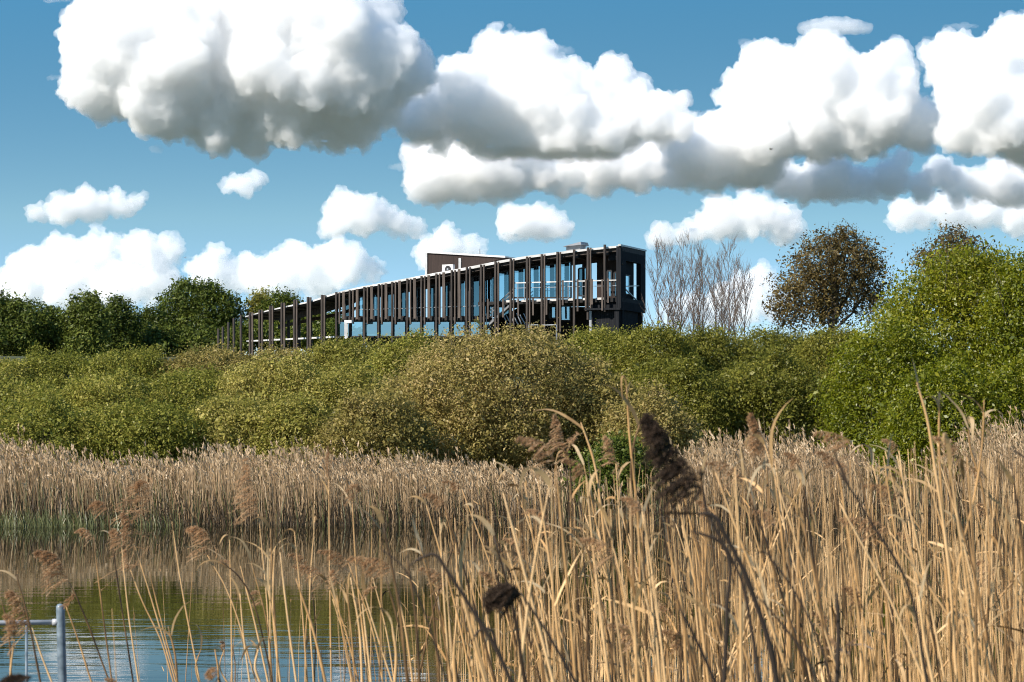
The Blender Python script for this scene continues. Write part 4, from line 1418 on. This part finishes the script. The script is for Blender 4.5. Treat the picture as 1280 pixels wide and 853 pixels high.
G1 = 'plumed reeds standing before the open water'
G2 = 'bare reed stalks before the open water'
G3 = 'reed stalks of the near reed bed'
G4 = 'dark decayed stalks nearest the camera'
LEFT = (-1, -.1, -.75)
S = [  # Y, stalk (tip first), plume axis or None, label, extra
    (9.5, [(86, 727), (98, 752), (135, 848)], [(86, 727), (80, 708), (72, 695), (60, 689), (48, 688)], 'reed with the largest tan plume, arching over the metal post', dict(full=2.2, leaves=0)),
    (9.2, [(82, 757), (95, 792), (114, 852)], [(84, 760), (90, 748), (94, 742)], 'reed with small plume just above the top of the metal post', dict(full=.7, leaves=0)),
    (10, [(117, 672), (125, 740), (139, 846)], [(117, 673), (112, 664), (104, 660), (96, 664)], 'slender reed with small plume, first upright stalk after the metal post', dict(full=.9, leaves=0)),
    (10.5, [(134, 636), (146, 720), (166, 850)], [(134, 638), (130, 628), (122, 626), (112, 634)], 'reed with dark tan plume bent down over the far waterline', dict(full=1.2, leaves=1)),
    (10, [(152, 682), (160, 762), (173, 852)], [(152, 684), (150, 670), (146, 662), (138, 664)], 'reed with short dark plume close beside two other plumes', dict(full=1.1, leaves=0)),
    (10.2, [(163, 712), (178, 752), (201, 800), (216, 850)], [(163, 712), (160, 698), (158, 686)], 'reed with narrow hanging plume below the dark plume', dict(full=.8, leaves=0)),
    (10.8, [(168, 680), (182, 725), (214, 832)], [(168, 682), (166, 664), (163, 650), (155, 640)], 'reed with loose fan shaped plume in front of the far reeds', dict(full=1.2, leaves=0)),
    (10.9, [(186, 712), (200, 770), (222, 852)], [(186, 712), (188, 640), (190, 622), (186, 604), (178, 600)], 'tallest plumed reed among the group near the metal post', dict(full=1.1, leaves=0)),
    (8.6, [(40, 785), (52, 820), (66, 856)], [(40, 785), (34, 765), (26, 745), (12, 738)], 'reed with broad plume hanging in front of the metal rail', dict(full=1.7, leaves=0)),
    (8.2, [(20, 718), (32, 760), (50, 850)], None, 'bare dark tipped reed crossing the metal rail', dict(leaves=1)),
    (8.4, [(1, 748), (10, 785), (14, 850)], None, 'reed leaning across the left edge, before the rail', dict(leaves=1)),
    (7.6, [(18, 800), (14, 830), (12, 856)], [(18, 800), (22, 785), (18, 772), (8, 768)], 'reed with fluffy plume below the metal rail', dict(full=1.4, leaves=0)),
    (10.5, [(215, 652), (224, 715), (250, 854)], None, 'long bare reed rising alone above the water, pale and straight', dict(leaves=1)),
    (10.2, [(287, 674), (289, 760), (290, 852)], None, 'upright bare reed with small white torn tip', dict(leaves=1, flag=True)),
    (10, [(259, 694), (280, 730), (318, 845)], [(261, 694), (264, 676), (258, 664), (246, 658), (238, 660)], 'reed with compact curled plume over the middle of the water', dict(full=1.5, leaves=1)),
    (9.5, [(276, 702), (296, 718), (332, 812), (340, 852)], [(276, 704), (281, 698), (288, 703)], 'reed with small brown broken tuft at its tip', dict(full=.35, leaves=1)),
    (10.6, [(323, 642), (334, 757), (338, 852)], [(325, 644), (322, 628), (317, 610), (313, 592), (311, 572)], 'reed with tall rusty plume above the far waterline', dict(full=1.3, leaves=0)),
    (10, [(338, 661), (342, 740), (348, 852)], None, 'bare reed with brown nodding tip next to the rusty plume', dict(leaves=2, flag=True)),
    (9.6, [(368, 665), (379, 778), (384, 852)], None, 'bare reed with one leaf curling back from its tip', dict(leaves=1, flag=True)),
    (10, [(394, 645), (387, 757), (392, 852)], None, 'bare reed with pointed forked tip before the far reeds', dict(leaves=2)),
    (10.5, [(411, 600), (412, 700), (414, 852)], [(411, 602), (411, 588), (410, 574), (410, 562)], 'tall straight reed with narrow closed plume, apart from the dense bed', dict(full=.5, leaves=1, droop=(0, 0, 1))),
    (9.8, [(440, 622), (446, 720), (462, 852)], [(440, 624), (442, 612), (447, 604), (452, 612)], 'reed with faint brown plume in front of the tan far reeds', dict(full=.7, leaves=1)),
    (9.4, [(420, 735), (428, 790), (440, 852)], [(420, 736), (421, 722), (418, 712), (414, 716)], 'short reed with stubby plume beside the tall straight one', dict(full=.9, leaves=1)),
    (9, [(455, 742), (470, 790), (490, 852)], [(455, 742), (463, 736), (470, 733)], 'short reed with small leaning plume at the start of the dense bed', dict(full=.6, leaves=1)),
    (9.7, [(300, 742), (304, 790), (312, 852)], [(330, 760), (326, 748), (322, 738), (316, 740)], 'reed with thin ragged plume low over the water', dict(full=.5, leaves=2)),
    (6.5, [(273, 846), (276, 856)], [(276, 846), (270, 834), (262, 838), (266, 846)], 'low tuft of plume at the bottom edge, before the blue water', dict(full=.9, leaves=0)),
    (6.2, [(145, 856), (147, 866)], [(150, 858), (143, 849), (134, 848)], 'low plume tuft showing at the bottom edge near the metal post', dict(full=.8, leaves=0)),
    (8.0, [(783, 482), (787, 545), (797, 640), (800, 760), (795, 855)], None, 'tallest stalk of all, with torn blades at its tip', dict(leaves=3, flag=True, r=.0042)),
    (8.0, [(803, 522), (793, 552), (790, 640), (800, 855)], None, 'stalk leaning against the tallest one, its blade pointing up', dict(leaves=1, r=.0038)),
    (9.0, [(706, 560), (712, 640), (722, 855)], [(706, 562), (704, 545), (700, 530), (696, 520)], 'reed with rusty brown plume against the dark green hedge', dict(full=1.2, leaves=1)),
    (9.0, [(712, 572), (716, 640), (728, 855)], [(712, 574), (711, 560), (716, 548), (722, 543)], 'reed with small orange brown plume just below the rusty one', dict(full=.7, leaves=1)),
    (8.6, [(726, 528), (742, 575), (752, 640), (770, 855)], None, 'bare pointed stalk leaning against the dark hedge', dict(leaves=1, r=.0042)),
    (8.8, [(770, 580), (776, 680), (786, 855)], [(770, 582), (768, 565), (764, 552), (758, 545)], 'reed with small brown plume beside the tallest stalk', dict(full=.9, leaves=2)),
    (8.2, [(958, 560), (962, 660), (975, 855)], [(958, 562), (954, 546), (948, 530), (940, 516)], 'reed with dark brown plume before the pale far reeds', dict(full=1.6, leaves=1)),
    (6.8, [(1146, 478), (1158, 520), (1168, 580), (1185, 700), (1196, 855)], None, 'thick stalk with its top snapped, before the bright willow', dict(leaves=1, r=.0040, flag=False)),
    (7.0, [(1174, 505), (1174, 560), (1180, 660), (1190, 855)], None, 'stalk with folded pale blade at its top, beside the snapped one', dict(leaves=1, r=.0036, flag=True)),
    (7.2, [(1230, 500), (1229, 540), (1222, 600), (1200, 700), (1190, 855)], None, 'stalk with long narrow pale blade held upright, before the willow', dict(leaves=2, r=.0034)),
    (7.5, [(1210, 530), (1213, 560), (1226, 600), (1232, 855)], None, 'stalk broken sideways at its tip, before the willow', dict(leaves=2, r=.0036, flag=True)),
]
for i, (Y, st, pl, lab, ex) in enumerate(S):
    ex = dict(ex)
    dr = ex.pop('droop', LEFT)
    reed(P(Y, *st), lab, G1 if pl else G2 if st[0][0] < 480 else G3, 900 + i, plume=P(Y, *pl) if pl else None, droop=dr, **ex)
# hanging torn blade of the snapped stalk and of the tallest one
D = [  # dark stalks close by: Y, stalk, plume
    (4.6, [(512, 707), (528, 697), (541, 693), (560, 716), (590, 762), (620, 812), (642, 860)], None, 'dark decayed stalk with its tip bent over like a hook', dict(r=.0034, leaves=1)),
    (4.6, [(590, 802), (600, 788), (610, 786), (622, 812), (640, 858)], None, 'short dark stalk forked low beside the hooked one', dict(r=.0028, leaves=0)),
    (4.7, [(651, 742), (680, 785), (722, 858)], [(653, 744), (643, 733), (630, 730), (618, 742), (614, 758)], 'dark stalk with round blurred brown plume', dict(r=.0028, leaves=0, full=3.5, hair=3.4, fat=1.1, fine=.7)),
    (4.4, [(868, 642), (889, 644), (908, 672), (929, 713), (946, 757), (962, 806), (972, 858)], None, 'thick dark stalk arched over below the big dark plume', dict(r=.0046, leaves=1)),
    (4.5, [(862, 664), (884, 670), (899, 677), (909, 692), (909, 757), (905, 858)], None, 'dark stalk bent to the side, behind the thick arched one', dict(r=.0034, leaves=0)),
    (4.5, [(878, 612), (884, 640), (900, 672), (925, 720), (940, 790), (950, 858)], [(880, 615), (868, 590), (850, 565), (835, 545), (824, 530), (814, 520)], 'dark stalk with the biggest plume, long and blackish brown', dict(r=.0030, leaves=0, full=2.3, hair=3.0, fat=.88, fine=.8)),
    (4.9, [(946, 692), (955, 690), (966, 702), (984, 726), (1011, 773), (1027, 811), (1040, 858)], None, 'thin dark stalk sloping down past the white blade', dict(r=.0022, leaves=1)),
    (4.9, [(946, 745), (960, 760), (984, 789), (1006, 820), (1024, 858)], None, 'thin dark stalk sloping down below the other thin one', dict(r=.0022, leaves=0)),
    (4.6, [(850, 762), (860, 780), (883, 828), (896, 858)], None, 'short dark stalk low down before the arched ones', dict(r=.0030, leaves=0)),
    (4.8, [(478, 688), (492, 698), (506, 712), (520, 740), (560, 858)], None, 'very thin dark stalk crossing the bare water gap', dict(r=.0016, leaves=0)),
    (5.0, [(1046, 742), (1048, 780), (1046, 858)], None, 'upright blackish stalk with rounded head in the dense bed', dict(r=.0050, leaves=0, sheath=False)),
    (5.2, [(1040, 578), (1075, 630), (1090, 655), (1130, 720), (1160, 858)], None, 'dark brown leaning stalk just before the bright willow foot', dict(r=.0026, leaves=1)),
    (5.0, [(1262, 560), (1280, 572), (1300, 600), (1320, 700)], None, 'dark stalk tip entering from the right edge', dict(r=.0028, leaves=0)),
    (4.2, [(12, 846), (22, 852), (30, 862)], [(40, 846), (26, 843), (14, 844), (4, 850)], 'dark blurred plume at the bottom left corner', dict(r=.0024, leaves=0, full=1.6)),
]
for i, (Y, st, pl, lab, ex) in enumerate(D):
    reed(P(Y, *st), lab, G4, 960 + i, plume=P(Y, *pl) if pl else None, droop=(-.7, 0, -.7), mat=DARKS, pmat=DARKP, lmat=DARKP, **ex)


def top_row(px, rng):
    """the ragged upper edge of the near reed bed"""
    m = lerp_table([(200, 720), (330, 690), (420, 665), (500, 662), (560, 632), (640, 612), (740, 582), (820, 590), (900, 575), (1000, 585), (1080, 580), (1200, 560), (1290, 575)], px)
    return m


def bed_weight(px):
    return lerp_table([(0, .03), (180, .12), (260, .26), (400, .30), (490, .38), (540, .6), (640, .9), (1290, 1)], px)


def dense_reeds(count):
    rng = random.Random(77)
    made = 0
    while made < count:
        px = rng.uniform(150, 1310)
        if rng.random() > bed_weight(px):
            continue
        Y = 5.8 + 5.5 * rng.random() ** .8
        if px < 480:
            Y = rng.uniform(8, 11.5)
        top = top_row(px, rng) + (235 * rng.random() ** 1.5 if px > 480 else abs(rng.gauss(0, 1)) * 85) - rng.expovariate(1 / 10) + 4
        top = min(top, 812)
        lean = (rng.gauss(34, 30) if rng.random() > .08 else rng.gauss(0, 120)) * (850 - top) / 250
        k = rng.gauss(0, 3)
        tip = (px - lean, top)
        mid = (px - lean * .45 + k, top + (855 - top) * .5)
        kind = rng.random()
        pl = None
        where = 'in the dense reed bed' if px >= 500 else 'before the open water'
        if kind < .17:
            pl = rng.uniform(.10, .19)
            lab = 'straw reed with a small brown plume ' + where
        elif kind < .45:
            lab = 'straw reed with a torn blade folded at its tip ' + where
        else:
            lab = 'bare straw reed stalk ' + where
        reed(P(Y, tip, mid, (px, 856)), lab, G3 if px >= 500 else G2, 2000 + made, r=rng.uniform(.0024, .0044), leaves=rng.choice([0, 0, 1, 1, 2]), plume=pl,
             flag=.17 <= kind < .45, full=.7, droop=(-.8, 0, -.8))
        made += 1


dense_reeds(258)


def reed_mass(n):
    """the uncounted rest of the near bed, farther in: stalks and torn blades as one mass"""
    rg = np.random.default_rng(5)
    rng = random.Random(5)
    V, Q, T = [], [], []
    o = 0
    made = 0
    while made < n + 2700:
        # the bed runs on to the right of the view; a few stalks stand to its left
        px = rng.uniform(-60, 1360) if made < n else rng.uniform(1360, 3500) if made < n + 2600 else rng.uniform(-1100, -60)
        wgt = 1 if made >= n else lerp_table([(0, .0), (300, .04), (420, .09), (490, .15), (560, .30), (680, .68), (800, 1), (1290, 1)], px)
        if rng.random() > wgt:
            continue
        Y = 6.5 + 17.5 * rng.random()
        top = top_row(px, rng) + (6 if px < 1360 else 10) + 260 * rng.random() ** 1.35 - rng.expovariate(1 / 7)
        b = at(px, 856, Y)
        tip = at(px - (rng.gauss(28, 32) if rng.random() > .08 else rng.gauss(0, 130)) * 8 / Y, top, Y)
        b.z = ground_z(b.x, Y) - .05
        if tip.z < b.z + .8:
            continue
        tt = rng.random()
        K = 6
        r0 = rng.uniform(.0024, .0044)
        bow = Vector((rng.gauss(0, .05), rng.gauss(0, .04), 0))
        c = [b.lerp(tip, k / (K - 1)) + bow * math.sin(math.pi * k / (K - 1)) for k in range(K)]
        for k in range(K):
            rr = r0 * (1.15 - .85 * (k / (K - 1)) ** 2)
            for s in range(4):
                an = s * math.pi / 2 + tt * 6
                V.append((c[k].x + math.cos(an) * rr, c[k].y + math.sin(an) * rr, c[k].z))
        for k in range(K - 1):
            for s in range(4):
                Q.append((o + k * 4 + s, o + k * 4 + (s + 1) % 4, o + k * 4 + 4 + (s + 1) % 4, o + k * 4 + 4 + s))
                T.append(tt)
        o += K * 4
        for _ in range(rng.choice([0, 1, 1, 2, 3])):
            f = rng.uniform(.55, 1)
            p = b.lerp(tip, f)
            d = Vector((rng.gauss(-.3, .5), rng.gauss(0, .4), rng.uniform(.2, 1))).normalized()
            ln, wd = rng.uniform(.03, .15), rng.uniform(.005, .012)
            side = d.cross(Vector((rng.gauss(0, 1), rng.gauss(0, 1), rng.gauss(0, 1)))).normalized()
            g = rng.choice([.05, .1, .2, .5])
            for k in range(5):
                wk = wd * (.6, 1, .9, .6, .08)[k] / 2
                V += [(p - side * wk)[:], (p + side * wk)[:]]
                p = p + d * ln / 4
                d = (d + Vector((0, 0, -g))).normalized()
            for k in range(4):
                Q.append((o + 2 * k, o + 2 * k + 1, o + 2 * k + 3, o + 2 * k + 2))
                T.append(tt + .2)
            o += 10
        made += 1
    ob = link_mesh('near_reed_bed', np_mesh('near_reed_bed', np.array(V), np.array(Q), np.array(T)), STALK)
    ob['kind'] = 'stuff'


reed_mass(1500)

# ---------------------------------------------------------------- metal railing of the landing stage
def build_railing():
    Y = 12.0
    top, base = at(75.5, 759, Y), at(78, 853, Y)
    foot = Vector((base.x + .01, Y, ground_z(base.x, Y) - .1))
    t = thing('metal_railing', 'grey blue tubular metal railing end among the reeds at the bottom left', 'railing', foot)
    PAINT = noisy_mat('grey_blue_paint', (.075, .105, .13), (.21, .26, .295), 26, rough=.42, spec=.5)
    RAILM = noisy_mat('bare_galvanised_pipe', (.33, .34, .35), (.50, .50, .50), 12, rough=.4, spec=.5)
    mb = MB()
    r = .0185
    mb.tube([foot, base, base.lerp(top, .9), top, top + Vector((.002, 0, .008)), top + Vector((.003, 0, .013))], [r, r, r, r, r * .8, r * .35], 16)
    mb.build('post', PAINT, t, smooth=True)
    z = at(0, 778, Y).z
    mb = MB(); mb.tube([Vector((at(75, 778, Y).x, Y, z)), Vector((at(-160, 778, Y).x, Y, z - .01))], [.011, .011], 12); mb.build('rail', RAILM, t, smooth=True)
    mb = MB(); a = at(33, 779, Y); mb.tube([a, Vector((a.x, Y, -.7))], [.006, .006], 8); mb.build('bar', PAINT, t, smooth=True)
    mb = MB(); c = at(74, 778, Y); mb.tube([c + Vector((-.028, 0, 0)), c], [.0145, .0145], 12); mb.build('socket', RAILM, t, smooth=True)


build_railing()


def build_bird():
    Y = 260
    c = at(963.5, 187, Y)
    t = thing('bird', 'tiny dark bird in flight before the tall domed cumulus', 'bird', c)
    m = bpy.data.materials.new('x')
    bpy.data.materials.remove(m)
    mat = noisy_mat('dark_plumage', (.015, .014, .014), (.04, .038, .036), 8, rough=.8)
    mb = MB()
    # one closed body: spindle trunk with two raised wings and a tail
    d = Vector((-1, .2, .05)).normalized()
    pts = [c - d * .16, c - d * .08, c, c + d * .07, c + d * .11, c + d * .15]
    mb.tube(pts, [.008, .026, .034, .024, .022, .004], 8)
    for s in (-1, 1):
        a, b = c + d * .04, c - d * .05
        e = Vector((.12 * s - .02, .20 * s, .11))
        e2 = Vector((.28 * s - .05, .34 * s, .07))
        for dz in (0, .008):
            z = Vector((0, 0, dz))
            mb.quad(a + z, b + z, b + e - d * .02 + z, a + e + z)
            mb.quad(a + e + z, b + e - d * .02 + z, b + e2 - d * .06 + z)
    mb.quad(c - d * .14 + Vector((0, .015, 0)), c - d * .24 + Vector((0, .05, 0)), c - d * .24 + Vector((0, -.05, 0)), c - d * .14 + Vector((0, -.015, 0)))
    mb.build('body', mat, t)


build_bird()
